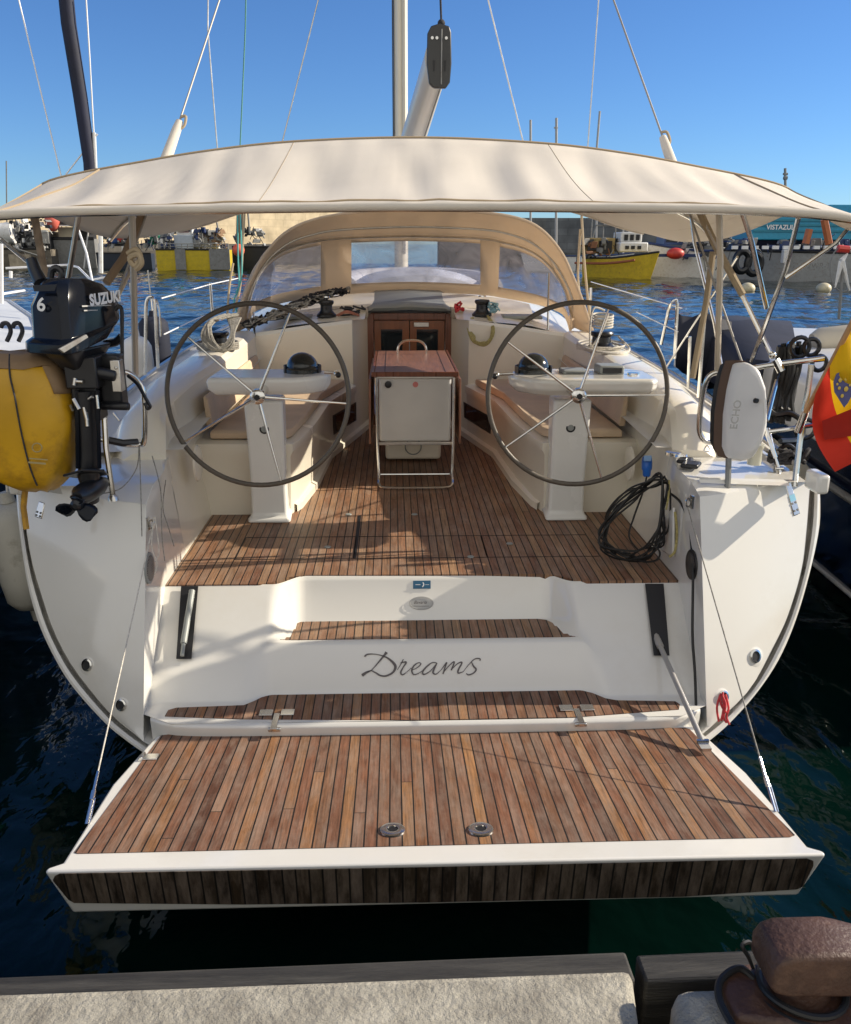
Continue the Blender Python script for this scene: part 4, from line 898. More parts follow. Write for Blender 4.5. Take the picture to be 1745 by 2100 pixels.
# mast, boom and rigging
ms = build('mast', MB().grid([[V(-.035+.115*math.cos(t)*.9, 13.6+.18*math.sin(t), z) for t in np.linspace(0, 2*math.pi, 20, endpoint=False)] for z in (2.1, 5, 9, 19)], cv=True, caps=True), mat('mast_cream', (.74,.68,.55), .3, var=.03), Y_, sm=True)
build('mast_track', MB().box((-.015, 13.38, 2.6), (.03, 13.43, 19)), mat('track_pale', (.55,.52,.45), .4), ms, bev=.008)
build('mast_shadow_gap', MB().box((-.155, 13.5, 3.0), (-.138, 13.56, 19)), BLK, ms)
b0, b1 = V(-.02, 13.35, 3.55), at(900, 120, 7.9)
ex_ = V(1, 0, 0); d_ = (b1-b0)/np.linalg.norm(b1-b0); ez_ = np.cross(ex_, d_); ez_ /= np.linalg.norm(ez_)
if ez_[2] < 0: ez_ = -ez_
oval = lambda c, a, b: [c+a*math.cos(t)*ex_+b*math.sin(t)*ez_ for t in np.linspace(0, 2*math.pi, 20, endpoint=False)]
bm_ = build('boom', MB().grid([oval(b0-V(.05,0,0), .17, .17), oval(b1-V(.012,0,0), .105, .17)], cv=True, caps=True), mat('boom_cream', (.66,.63,.56), .3, var=.03), Y_, sm=True)
build('boom_groove', MB().tube([b0-ez_*.145, b1-ez_*.155], .010, 6).tube([b0-ez_*.135+ex_*.04, b1-ez_*.145+ex_*.04], .009, 6), GREY, bm_, sm=True)
hexo = [(-.085,-.20),(-.045,-.235),(.055,-.235),(.09,-.19),(.102,-.05),(.095,.18),(.08,.225),(0,.245),(-.07,.225),(-.10,.17),(-.105,-.05)]
vz = V(0,0,1)
cap = build('boom_end_cap', MB().prism([b1+x*ex_+z*vz+V(0,-.02,0) for x, z in hexo], (0, -.06, 0)), mat('cap_black', (.035,.036,.036), .35), bm_, bev=.012, seg=3)
rb = MB(); rb.box((b1[0]+.012, b1[1]-.092, b1[2]-.21), (b1[0]+.022, b1[1]-.07, b1[2]+.20))
build('cap_rib', rb, GREY, bm_, bev=.002)
sl = MB()
for x in (-.045, .045): sl.prism([b1+V(x-.010,-.084,-.03), b1+V(x+.010,-.084,-.03), b1+V(x+.006,-.084,-.11), b1+V(x-.006,-.084,-.11)], (0,.002,0))
build('cap_slot', sl, HOLE, bm_)
sh = MB()
for x in (-.06, -.022, .055): sh.lathe(b1+V(x, -.084, .135), (0,-1,0), [(.014,-.001),(.012,.006)], 12)
build('sheave', sh, STEEL, bm_, sm=True)
tl0 = at(904, 68, b1[1]-.04); tl1 = at(903, -10, b1[1]); tlb = at(905, 48, b1[1]-.02)
build('topping_lift', MB().tube([tlb, tl1, tl1+(tl1-tlb)*9], .009, 6).ball(tlb, .032, 10), ROPED, Y_, sm=True)
build('shackle', MB().tube([tl0, tlb], .008, 6), STEEL, Y_, sm=True)
for pts, r in (([(427,-40,12.6),(426,60,12.6),(452,385,12.6)], .010), ([(505,-40,12.4),(503,60,12.4),(488,400,12.4)], .009), ([(655,-10,13.2),(555,385,12.9)], .010), ([(996,-20,13.2),(1096,385,12.9)], .010), ([(1229,-20,12.5),(1198,400,12.4)], .010)):
    build('shroud', MB().tube([at(*p) for p in pts], r, 6), STEELB if pts[0][0] != 505 else mat('rope_green', (.10,.30,.26), .7), Y_, sm=True)
# lifelines, stanchions, gates, pushpit
for pts, r in (([(331,612,7.6),(432,583,9.4),(492,570,11)], .006), ([(336,686,7.4),(400,655,8.6),(470,628,10)], .006), ([(1212,578,10.4),(1398,632,7.2)], .0055), ([(1305,640,8.2),(1390,680,7.1)], .005)):
    build('lifeline', MB().tube([at(*p) for p in pts], r, 6), LABELM, Y_, sm=True)
stk('stanchion', [(431,580,9.4),(435,640,9.4)], .015); stk('stanchion', [(1212,590,10),(1210,668,10)], .015)
build('lifeline_gate', MB().tube(cr([at(297,769,6.9),at(299,680,6.9),at(300,622,6.9),at(309,609,6.9),at(317,622,6.9),at(321,690,6.9),at(324,755,6.9)], 5), .014, 8).tube(cr([at(310,612,7),at(322,618,7.1),at(328,650,7.1),at(330,690,7.1)],5), .008, 6), STEEL, Y_, sm=True)
build('lifeline_gate', MB().tube(cr([at(1356,706,7.6),at(1366,660,7.5),at(1374,625,7.4),at(1383,616,7.4),at(1388,622,7.4),at(1386,680,7.4),at(1383,735,7.4)], 5), .014, 8).tube([at(1390,622,7.3),at(1384,735,7.3)], .012, 8), STEEL, Y_, sm=True)
pr = build('pushpit_rail', MB().tube([at(1530,757,4.72), at(1600,746,4.66), at(1690,735,4.6)], .0165, 10).tube([at(1552,889,4.65), at(1610,881,4.62), at(1666,872,4.6)], .013, 8)
   .tube(cr([at(1635,707,5.6), at(1622,703,5.5), at(1612,718,5.4), at(1590,790,5.2), at(1572,862,5.0)], 5), .014, 8).tube([at(1664,747,4.6), at(1657,800,4.6), at(1644,871,4.58), at(1629,998,4.48)], .0165, 8).tube([at(1575,880,4.9), at(1600,985,4.6)], .012, 8), STEEL, Y_, sm=True)
build('rail_clamp', MB().tube([at(1590,738,4.66), at(1602,762,4.64)], .022, 8).ball(at(1584,728,4.68), .022, 8), STEEL, pr, sm=True)
build('pushpit_rail', MB().tube(cr([at(1495,762,4.75), at(1462,766,4.75), at(1447,785,4.76), at(1437,835,4.78), at(1434,880,4.8), at(1442,901,4.8), at(1458,908,4.8), at(1500,908,4.78)], 5), .0155, 10), STEEL, Y_, sm=True)
build('pushpit_rail', MB().tube(cr([at(165,770,4.4), at(249,762,4.45), at(284,782,4.5), at(295,812,4.5), at(296,900,4.5), at(284,912,4.5), at(252,911,4.45), at(200,900,4.4)], 5), .0145, 10)
   .tube([at(212,740,4.35), at(212,817,4.3), at(217,919,4.25), at(232,1022,4.24)], .0145, 8), STEEL, Y_, sm=True)
build('rail_wrap', MB().tube([at(222,903,4.42), at(252,909,4.45), at(282,907,4.5)], .02, 8), BLK, Y_, sm=True)
build('post_foot', MB().lathe(at(232,1022,4.24), (0,0,1), [(.028,-.01),(.024,.01),(.016,.02)], 14), STEELB, Y_, sm=True)
build('line_holder', MB().tube(cr([at(262,770,4.4), at(282,788,4.38), at(296,812,4.36), at(304,826,4.36), at(308,834,4.36), at(302,838,4.36), at(297,826,4.36)], 4), .009, 7), BLK, Y_, sm=True)
# thin running line from the rail to the deck, and deck blocks
build('thin_line', MB().tube([at(286,912,4.44), at(289,1010,4.3), at(291,1100,4.2)], .003, 5).tube(cr([at(212,1012,4.24), at(250,1000,4.3), at(280,960,4.4), at(285,915,4.45)], 5), .003, 5), ROPEG, Y_, sm=True)
# round grilles in the inner sides of the quarters
for s, (u, v) in ((-1, (305,1165)), (1, (1419,1158))):
    p = ax(u, v, s*1.458); nx_ = V(-s, 0, 0)
    g_ = build('speaker_grille', MB().lathe(p, nx_, [(.085,0),(.083,.008),(.07,.010)], 24), GREYB if s < 0 else BLK, Y_, sm=True)
    m_g, t_g, b_g, l_g = nodes('grille_mesh_%d' % s)
    tcg = N(t_g, 'ShaderNodeTexCoord'); vg = N(t_g, 'ShaderNodeTexVoronoi'); vg.inputs['Scale'].default_value = 85; vg.inputs['Randomness'].default_value = 0; l_g.new(tcg.outputs['Object'], vg.inputs[0])
    rg = N(t_g, 'ShaderNodeValToRGB'); rg.color_ramp.elements[0].position = .25; rg.color_ramp.elements[0].color = (.01,.01,.01,1); rg.color_ramp.elements[1].position = .4; rg.color_ramp.elements[1].color = (.2,.18,.16,1) if s < 0 else (.05,.045,.04,1)
    l_g.new(vg.outputs[0], rg.inputs[0]); l_g.new(rg.outputs[0], b_g.inputs['Base Color'])
    build('grille_mesh', MB().lathe(p+nx_*.008, nx_, [(.072,0),(.06,.006),(.02,.012)], 24), m_g, g_, sm=True)
# raised locker and fairlead corner on the right quarter, small rail base fittings
lk = [az(u, v, 1.53) for u, v in ((1372,905),(1440,895),(1500,965),(1440,1000))]
build('deck_locker_lid', MB().grid([[V(1.50,4.42,1.51),V(1.50,4.44,1.525),V(1.52,4.46,1.53)],[V(2.0,4.42,1.49),V(2.0,4.44,1.505),V(1.98,4.46,1.515)]]), GEL, Y_)
for s, (u, v) in ((1, (1668,985)), (-1, (48,985))):
    p = at(u, v, 4.42); build('fairlead', MB().box((p[0]-.035, 4.30, p[2]-.05), (p[0]+.035, 4.46, p[2]+.06)), GEL, Y_, bev=.02, seg=3)
build('stern_light', MB().lathe(at(1546,952,4.7), (0,0,1), [(.04,0),(.038,.09),(.045,.10),(.045,.12)], 18), mat('lamp_clear', (.6,.6,.5), .1), Y_, sm=True)
build('padeye', MB().tube(cr([at(u, v, 4.9) for u, v in ((1448,915),(1444,925),(1456,925),(1452,915))], 4, True), .004, 6, True), STEEL, Y_, sm=True)
# inner side details: handles moulded in the sides, lockers
for s, (u, v) in ((-1, (404,950)), (1, (1292,950))):
    p = ax(u, v, s*1.45)
    build('side_handle', MB().lathe(p, (-s,0,0), [(.12,0),(.115,.012),(.09,.018),(.0,.012)], 24), GELC, Y_, sm=True)
build('locker_lid', MB().prism([ax(u, v, 1.455) for u, v in ((1385,1040),(1365,1060),(1362,1130),(1384,1142))], (-.015, 0, 0)), GEL, Y_, bev=.006)
# ================================================================ loose things on and around the yacht
# outboard motor clamped on the left pushpit
om = root('outboard_motor', 'black outboard motor clamped to the left stern rail beside the yellow bag', 'outboard motor', (-1.65, 4.1, 1.5))
F1, F2, F3 = at(52, 650, 4.06), at(140, 650, 3.96), at(241, 650, 4.38)
e1 = (F2-F1)*V(1,1,0); e2 = (F3-F2)*V(1,1,0); org = F2*V(1,1,0)
def foot(z, k1a, k1b, k2a, k2b, r=.12, tiltz=0):
    """rounded quadrilateral footprint; k in units of e1 (toward F1 negative) and e2"""
    P = []
    for (a, b) in ((k1a, k2a), (k1b, k2a), (k1b, k2b), (k1a, k2b)):
        P.append((a, b))
    out = []
    for i in range(4):
        p = np.array(P[i]); a = np.array(P[i-1]); b = np.array(P[(i+1) % 4])
        for t in (0, .5, 1):
            if t == .5: q = p+(a-p)*r*.32+(b-p)*r*.32
            else: q = p+(a-p)*r if t == 0 else p+(b-p)*r
            out.append(org+e1*q[0]+e2*q[1]+V(0, 0, z+tiltz*q[1]))
    return out
zt = at(140, 572, 4.0)[2]; zb = at(140, 722, 4.0)[2]
cw = [foot(zb+.00, -1.12, .10, -.10, .80, .2, .06), foot(zb+.045, -1.12, .10, -.10, 1.05, .2, .06), foot(zb+.06, -1.02, .02, -.03, 1.16, .2, .05), foot(zb+.20, -1.0, .0, -.0, 1.18, .2, .03), foot(zt-.08, -.93, -.02, .03, 1.08, .25, 0), foot(zt-.02, -.86, -.06, .10, .94, .3, -.02), foot(zt+.005, -.74, -.14, .2, .66, .3, -.02)]
cow = build('cowling', MB().grid(cw, cv=True, caps=True), BLKG, om, bev=.012, seg=3, ang=50)
def face_txt(txt, h, a, b, zc, u1, u2, col=LABELM, **k):
    pass
ex1 = e1/np.linalg.norm(e1); n1 = np.cross(V(0,0,1), ex1); n1 = n1 if n1[1] < 0 else -n1
ex2 = e2/np.linalg.norm(e2); n2 = np.cross(ex2, V(0,0,1)); n2 = n2 if n2[1] < 0 else -n2
def onf(u, v, p0, n, o=.006): return apl(u, v, p0+n*o, n)
f1p, f2p = F2*1., F2*1.
build('cowling_number', text_mb('6', .062, onf(84, 624, f1p, n1, .020), ex1, V(0,0,1), .001, shear=.12, bold=.02, sx=1.25), LABELM, cow)
sz = text_mb('SUZUKI', .056, onf(216, 611, f2p, n2, .010), ex2+V(0,0,.02), V(0,0,1), .001, bold=.05, spacing=1.05, sx=1.15)
build('cowling_lettering', sz, LABELM, cow)
build('cowling_stripe', MB().ribbon([onf(168, 628, f2p, n2, .008), onf(228, 626, f2p, n2, .008)], [.007, .004], n2, .001).ribbon([onf(172, 637, f2p, n2, .008), onf(200, 636, f2p, n2, .008)], [.006, .004], n2, .001), LETF, cow)
bq = [onf(u, v, f1p, n1, .010) for u, v in ((66,585),(116,583),(112,597),(70,598))]
build('air_inlet', MB().prism(bq, -n1*.002), HOLE, cow, bev=.003)
build('cowling_strip', MB().prism([onf(u, v, f2p, n2, .028) for u, v in ((122,716),(178,686),(182,692),(132,724))], -n2*.012), GREY, om, bev=.003)
build('lower_pan', MB().grid([foot(zb-.10, -.6, -.1, .2, .62, .3), foot(zb-.02, -.8, .0, .0, .85, .25), foot(zb+.01, -.95, .04, -.04, .9, .2)], cv=True, caps=True), BLK, om, bev=.01)
md = at(178, 760, 4.15)
cl = MB()
cl.obox(md+V(.0,0,0), (.075,0,0), (0,.09,0), (0,0,.075)); cl.obox(md+V(-.01,.02,-.15), (.06,0,0), (0,.07,0), (0,0,.09)); cl.obox(md+V(.10,.06,-.06), (.05,0,0), (0,.05,0), (0,0,.13)); cl.tube([md+V(.05,0,-.17), md+V(.19,-.02,-.17)], .022, 8); cl.tube([md+V(.06,-.05,.0), md+V(.15,-.04,-.02)], .03, 8)
build('mounting_bracket', cl, BLK, om, bev=.012)
for i in range(9):
    a = md+V(random.uniform(-.07,.14), -.09, random.uniform(-.2,.06)); b = a+V(random.uniform(-.04,.04), -.01, random.uniform(-.07,.05)); build('bracket_rod', MB().tube([a, b], random.uniform(.006,.012), 7), STEELB, om, sm=True)
build('clamp_screw', MB().obox(md+V(.15,-.02,-.02), (.022,0,0), (0,.03,0), (0,0,.075)).lathe(md+V(.155,-.05,.02), (0,-1,0), [(.009,0),(.008,.006)], 8), STEELB, om, bev=.006)
lg = []
for u, v, wx, wy in ((178,800,.050,.07),(182,860,.045,.065),(184,930,.046,.062),(182,975,.052,.065),(186,1000,.040,.060),(188,1030,.034,.055)):
    c = at(u, v, 4.12); lg.append([c+V(wx*math.cos(t), wy*math.sin(t), 0) for t in np.linspace(0, 2*math.pi, 14, endpoint=False)])
leg = build('leg', MB().grid(lg, cv=True, caps=True), BLK, om, sm=True, ang=60)
pc = at(165, 1003, 4.05)
build('leg_groove', MB().tube([at(158,800,4.07), at(160,960,4.07)], .012, 8).tube([at(200,800,4.07), at(204,960,4.07)], .010, 8), BLKG, leg, sm=True)
build('antiventilation_plate', MB().prism([at(128,973,4.02), at(168,962,3.98), at(214,962,4.06), at(220,970,4.2), at(170,978,4.25)], (0,0,-.012)), BLK, om, bev=.004)
gb = at(190, 1004, 4.08)
build('gearcase', MB().lathe(gb+V(-.03,-.13,0), V(.14,.95,0), [(.025,0),(.05,.04),(.055,.12),(.05,.20),(.03,.27),(.01,.30)], 16), BLK, om, sm=True)
pr_ = MB(); hb = gb+V(-.028,-.15,-.03)
for a in (205, 320, 85):
    t = math.radians(a); d = V(math.cos(t), 0, math.sin(t)); q = V(-math.sin(t), 0, math.cos(t))
    if a == 85: d *= .4
    pr_.grid([[hb+d*r+q*(w_*s_)+V(0, .022*s_, 0) for s_ in (-1, -.5, 0, .5, 1)] for r, w_ in ((.02,.015),(.04,.03),(.065,.038),(.085,.034),(.096,.017))])
build('propeller', pr_, BLKG, om, sm=True, solid=.006)
build('propeller_hub', MB().lathe(hb+V(0,-.03,0), (0,1,0), [(.012,0),(.026,.012),(.032,.05),(.032,.09)], 16), BLK, om, sm=True)
build('tiller_handle', MB().tube([at(64,532,4.3), at(72,556,4.28), at(84,580,4.25)], [.026,.030,.034], 10), BLK, om, sm=True)
build('carry_handle', MB().tube(cr([at(104,572,4.2), at(106,556,4.2), at(116,550,4.2), at(126,558,4.2), at(126,572,4.2)], 4), .016, 8), BLK, om, sm=True)
build('pull_cord', MB().tube(cr([at(235,636,4.32), at(244,628,4.32), at(250,640,4.32), at(250,690,4.32), at(251,760,4.3)], 4), .010, 6).tube(cr([at(214,706,4.35), at(236,702,4.35), at(249,690,4.35)], 4), .02, 8), BLK, om, sm=True)
# yellow bag
yb = root('liferaft_bag', 'big yellow bag with stained brown top hung on the left stern rail', 'bag', (-1.9, 4.15, 1.7))
sec = []
for v, u0, u1, dy in ((1002, 72, 112, .05), (990, 34, 132, .12), (965, -10, 150, .17), (925, -60, 160, .19), (860, -100, 163, .21), (800, -110, 152, .21), (760, -108, 135, .20), (735, -100, 118, .16), (722, -90, 95, .09)):
    a, b = at(u0, v, 4.18), at(u1, v, 4.18); c = (a+b)/2; hx = (b-a)[0]/2; n_ = 28; row = []
    for i in range(n_):
        t = 2*math.pi*i/n_; cs, sn = math.cos(t), math.sin(t); k = 1+.035*math.sin(5*t+v*.02)+.02*math.sin(9*t+v*.05)
        row.append(c+V(hx*np.sign(cs)*abs(cs)**.7*k, dy*np.sign(sn)*abs(sn)**.8*k, .006*math.sin(7*t)))
    sec.append(row)
sec = [list(r) for r in zip(*[cr([sec[k][i] for k in range(len(sec))], 4) for i in range(28)])]
bag = build('bag', MB().grid(sec, cv=True, caps=True), YEL, yb, sm=True, ang=70)
# brown cover over the shoulders
top = []
for row in sec[26:]:
    c = sum(row)/len(row); top.append([c+(p-c)*1.025+V(0,0,.002) for p in row])
build('bag_cover', MB().grid(top, cv=True, caps=True), BRN, yb, sm=True, ang=70)
fl_ = MB(); ff = []
for k, row in enumerate(sec[20:33]):
    c = sum(row)/len(row); ww = [p for p in row]
    i0 = 24; ff.append([c+(row[(i) % 28]-c)*1.018 for i in range(25, 29)])
build('bag_flap', MB().grid(ff), BRN, yb, sm=True, solid=.003)
build('bag_seam', MB().tube([ (lambda c, p: c+(p-c)*1.03)(sum(r)/28, r[22]) for r in sec[6:34]], .004, 6), ROPED, yb, sm=True)
build('bag_print', MB().ribbon([at(60,940,3.955), at(98,943,3.955)], [.006,.006], (0,-1,0), .001).ribbon([at(58,948,3.955), at(94,951,3.955)], [.009,.009], (0,-1,0), .001).tube([at(76+10*math.cos(t), 918+9*math.sin(t), 3.955) for t in np.linspace(0, 2*math.pi, 14, endpoint=False)], .003, 5, True), mat('bag_print_grey', (.36,.29,.13), .7), yb)
build('bag_strap', MB().tube([at(52,1000,4.22), at(48,1040,4.22), at(54,1085,4.2)], .016, 6), YEL, yb, sm=True)
# white case on the right pushpit
cs_ = root('lifebuoy_case', 'upright white hard case with brown edge band on the right stern rail', 'case', (1.75, 4.6, 1.5))
prof = [(1503,742,4.66),(1528,741,4.60),(1546,752,4.58),(1560,790,4.56),(1564,835,4.56),(1563,868,4.56),(1553,905,4.56),(1536,935,4.57),(1510,943,4.60),(1487,938,4.64),(1478,915,4.66),(1480,850,4.67),(1487,800,4.67),(1495,765,4.67)]
fr_ = [at(u, v, y-.09) for u, v, y in prof]; cc_ = sum(fr_)/len(fr_)
front = [cc_+(p-cc_)*V(.72,1,.80)+V(.005,-.10,.01) for p in fr_]; mid_ = [cc_+(p-cc_)*V(.96,1,.985)+V(0,-.065,0) for p in fr_]
case = build('case_shell', MB().grid([fr_, mid_, front], cv=True, caps=True), mat('case_white', (.74,.74,.735), .4, coat=.1), cs_, bev=.016, seg=3)
back = [p+V(-.03,.06,0) for p in fr_]
build('edge_band', MB().grid([[cc_+(p-cc_)*1.012+V(-.004,.0,0) for p in fr_], [cc_+(p-cc_)*1.012+V(-.03,.035,0) for p in fr_]], cv=True, caps=True), mat('band_brown', (.10,.060,.040), .6), cs_, bev=.004)
build('case_back', MB().grid([[p+V(-.03,.037,0) for p in fr_], [cc_+(p-cc_)*.9+V(-.05,.08,0) for p in fr_]], cv=True, caps=True), RUB, cs_, bev=.01)
fpn = V(0,-1,0); build('case_lettering', text_mb('ECHO', .042, at(1508, 850, 4.36), V(0.05,0,1), V(-1,0,.05), .002, bold=.02), LETF, cs_)
build('latch', MB().lathe(at(1551,822,4.38), (0.5,-1,0), [(.014,-.01),(.013,.006)], 12), BLK, cs_)
build('case_post', MB().tube([at(1494,940,4.45), at(1493,980,4.43), at(1490,1014,4.42)], .017, 8), GREY, cs_, sm=True)
build('post_foot', MB().lathe(at(1490,1014,4.42), (0,0,1), [(.03,-.012),(.028,.006)], 14), BLK, cs_, sm=True)
# flag and staff
fg = root('ensign', 'red and yellow ensign with blue crest hanging from an angled wooden staff', 'flag', (1.95, 4.45, 1.9))
s0, s1 = at(1641, 868, 4.52), at(1800, 560, 4.30)
build('flagstaff', MB().tube([s0, s1], .0145, 10), WOODL, fg, sm=True)
build('staff_socket', MB().tube([at(1636,886,4.53), at(1652,845,4.5)], .021, 10), STEEL, fg, sm=True)
# cloth: strips following the staff (u) and falling away from it (v)
def fpt(a, b):
    # a along the hoist (0 top .. 1 bottom), b along the fly; picture positions of a falling flag
    h0, h1 = (1790, 580), (1672, 808)
    u = h0[0]+(h1[0]-h0[0])*a; v = h0[1]+(h1[1]-h0[1])*a
    q0, q1 = (1925, 860), (1712, 968)
    fu = q0[0]+(q1[0]-q0[0])*a; fv = q0[1]+(q1[1]-q0[1])*a
    mu, mv = u*.5+fu*.5-34*math.sin(math.pi*b)*a, 0
    uu = u*(1-b)+fu*b-18*math.sin(math.pi*b)*(.3+a); vv = v*(1-b)+fv*b
    return uu, vv, 4.40+.05*math.sin(b*7+a*5)+.03*math.sin(a*9)
def flagpt(a, b): return at(*fpt(a, b))
RED_ = canvas('flag_red', (.62,.045,.025), .35, 2); YEL_ = canvas('flag_yellow', (.80,.48,.015), .35, 2)
def strip(a0_, a1_, n1_=7): return [[flagpt(a, b) for b in np.linspace(0, 1, 19)] for a in np.linspace(a0_, a1_, n1_)]
build('red_stripe', MB().grid(strip(0, .25, 4)), RED_, fg, sm=True); build('yellow_stripe', MB().grid(strip(.25, .75, 9)), YEL_, fg, sm=True); build('red_stripe', MB().grid(strip(.75, 1, 5)), RED_, fg, sm=True)
fold = [flagpt(.92, .42), flagpt(.40, .60), flagpt(.2, .95), flagpt(.95, .62)]
build('folded_fly', MB().grid([[p+V(0, -.03, 0) for p in (lerp(fold[0], fold[3], t), lerp(lerp(fold[0], fold[3], t), lerp(fold[1], fold[2], t), .5)+V(0,-.02,0), lerp(fold[1], fold[2], t))] for t in (0, .5, 1)]), canvas('flag_red_fold', (.40,.035,.025), .25, 2), fg, sm=True)
cc = (1731, 792); crest = MB()
P = [(cc[0]+dx, cc[1]+dy) for dx, dy in ((-16,-25),(0,-34),(14,-30),(22,-12),(20,12),(8,34),(0,44),(-10,28),(-20,12),(-22,-8))]
crest.prism([at(u, v, 4.335) for u, v in P], (0, .002, 0)); build('crest', crest, mat('crest_blue', (.09,.09,.22), .7), fg)
crs = MB()
for dx, dy, w_ in ((-8,-12,.010),(4,-14,.010),(-10,4,.008),(4,6,.012),(-4,20,.009),(2,-26,.012),(-14,-4,.006),(12,-2,.006)):
    crs.ball(at(cc[0]+dx, cc[1]+dy, 4.330), w_, 8, (1, .3, 1.2))
build('crest_charge', crs, mat('crest_gold', (.60,.42,.08), .6), fg, sm=True)
# shore power cable, plug and hanging lines
pg = root('power_plug', 'bright blue shore power plug on the right cockpit wall', 'plug', (1.44, 5.2, 1.4))
build('plug_body', MB().lathe(at(1326,975,5.15), at(1327,930,5.2)-at(1326,975,5.15), [(.016,-.01),(.024,.0),(.026,.03),(.032,.04),(.034,.08),(.030,.115),(.018,.125)], 16), PLUG, pg, sm=True)
build('plug_flap', MB().obox(at(1328,940,5.13), (.024,0,0), (0,.006,0), (0,0,.018)), mat('plug_pale', (.25,.42,.7), .3), pg, bev=.004)
ca = MB()
for k in range(9):
    ctl = [(1362,985),(1335,990),(1295,1015),(1255,1055),(1236,1095),(1240,1122),(1275,1138),(1320,1135),(1350,1110),(1362,1070)]
    jit = lambda q: random.uniform(-q, q)
    pts = [at(u+jit(11), v+jit(11), y+jit(.05)) for (u, v), y in zip(ctl, (4.75,4.78,4.8,4.85,4.85,4.78,4.72,4.68,4.66,4.70))]
    pts = [p if p[2] > .93 else V(p[0], p[1], .93+.01*k) for p in pts]
    ca.tube(cr(pts, 5, k % 3 != 0), .0062, 6, k % 3 != 0)
ca.tube(cr([at(1326,978,5.1), at(1318,1010,4.95), at(1300,1060,4.85), at(1290,1100,4.8), at(1310,1130,4.75)], 5), .006, 6)
ca.tube(cr([at(1372,1010,4.72), at(1395,1030,4.6), at(1412,1070,4.45), at(1418,1120,4.35), at(1421,1180,4.22), at(1420,1300,4.08), at(1425,1380,3.98), at(1428,1470,3.88)], 6), .0075, 7)
ca.tube(cr([at(1290,1140,4.72), at(1320,1152,4.66), at(1347,1148,4.62), at(1352,1130,4.62), at(1330,1112,4.66)], 5), .006, 6)
tag(build('power_cable', ca, RUB, None, sm=True), 'coil of black shore power cable hanging at the right of the cockpit', 'cable')
hl_ = build('rope_tail', MB().tube(cr([at(1384,1050,4.6), at(1388,1090,4.55), at(1384,1130,4.5), at(1372,1142,4.5)], 5), .0075, 7).tube(cr([at(1372,985,4.75), at(1371,1015,4.7), at(1366,1045,4.65)], 4), .006, 6), ROPEY, None, sm=True)
tag(hl_, 'short khaki rope tail hanging on the right inner side near the cable', 'rope')
bl = MB(); 
for u0, v0, u1, v1, y in ((1394,1025,1398,1045,4.5),(1400,1052,1408,1075,4.4)): bl.tube([at(u0,v0,y), at(u1,v1,y)], .009, 6)
# small deck gear beside the cable
g1 = build('deck_fittings', MB().lathe(at(1381,929,4.95), (0,0,1), [(.05,-.01),(.05,.008),(.032,.012)], 20).lathe(at(1396,938,4.88), (0,.3,1), [(.045,0),(.043,.015),(.025,.018)], 20), STEEL, None, sm=True)
tag(g1, 'two chrome rings lying on the right quarter beside black straps', 'deck hardware')
g2 = build('folded_strap', MB().obox(at(1405,944,4.82), (.035,-.02,0), (.03,.05,0), (0,0,.012)).obox(at(1417,953,4.72), (.045,-.02,0), (.03,.05,0), (0,0,.014)), BLK, None, bev=.012)
tag(g2, 'black folded straps lying on the right quarter deck beside chrome rings', 'strap')
# ropes
def coil(name, pts_list, r, m, label, cat='rope', group=None):
    mb = MB()
    for pts in pts_list: mb.tube(cr([at(*p) for p in pts], 5), r, 7)
    return tag(build(name, mb, m, None, sm=True), label, cat, group)
L = []
for k in range(7):
    a = random.uniform; L.append([(968+a(-3,3),652,8.45),(962+a(-3,3),672,8.36),(964+k*1.5,690,8.26),(975+a(-3,3),702+a(-3,3),8.24),(990,706+a(-4,3),8.24),(1004,700+a(-5,3),8.24),(1011+a(-3,2),680,8.26),(1008+a(-3,3),662,8.36),(1000,648,8.5)])
coil('rope_coil', L, .010, ROPEY, 'khaki rope coil hanging below the right coachroof winch', 'rope coil')
L = []
for k in range(8):
    z0 = 1.92+.022*k; pts = []
mb = MB()
for k in range(13):
    q = random.uniform; a0_ = k*2.3
    mb.tube(cr([at(462+a0_, 646+q(-3,3), 7.45), at(432+q(-4,4)+k*.5, 658+q(-3,3), 7.25), at(414+k*1.6, 682+q(-3,3), 7.12), at(418+k*2.2, 706+q(-3,2), 7.08), at(440+k*1.8, 719+q(-3,3), 7.06), at(464+k*1.2, 706+q(-3,3), 7.10), at(474+k*.6, 680, 7.2), at(466+a0_, 652, 7.42)], 5), .0085, 7)
for k in range(4):
    c = w3+V(0, 0, .02+.016*k); mb.tube([c+V(.17*math.cos(t), .16*math.sin(t), 0) for t in np.linspace(0, 2*math.pi, 22, endpoint=False)], .0085, 7, True)
tag(build('rope_coil', mb, ROPEG, None, sm=True), 'grey sheet rope coiled over the big winch behind the left wheel', 'rope coil')
mb = MB()
for k in range(8):
    r_ = .085 if k > 2 else .16+.02*k; zz = .20+.022*(k-3) if k > 2 else .01+.02*k
    c = w4+V(0, 0, zz)
    mb.tube([c+V(r_*math.cos(t), r_*math.sin(t), .012*math.sin(t)) for t in np.linspace(0, 2*math.pi, 20, endpoint=False)], .0085, 7, True)
mb.tube(cr([w4+V(.0,-.05,.33), w4+V(-.10,-.08,.35), w4+V(-.13,-.12,.2), w4+V(-.12,-.15,.05), w4+V(-.05,-.16,.15), w4+V(.02,-.1,.31)], 6), .0085, 7)
for k in range(4): mb.tube(cr([w4+V(-.22,-.05,.02+.012*k), w4+V(-.1,-.25-.02*k,.02), w4+V(.08,-.30-.02*k,.01), w4+V(.22,-.1,.02), w4+V(.17,.1,.1)], 6), .0085, 7)
tag(build('rope_coil', mb, ROPEW, None, sm=True), 'white sheet rope wound on the big winch behind the right wheel', 'rope coil')
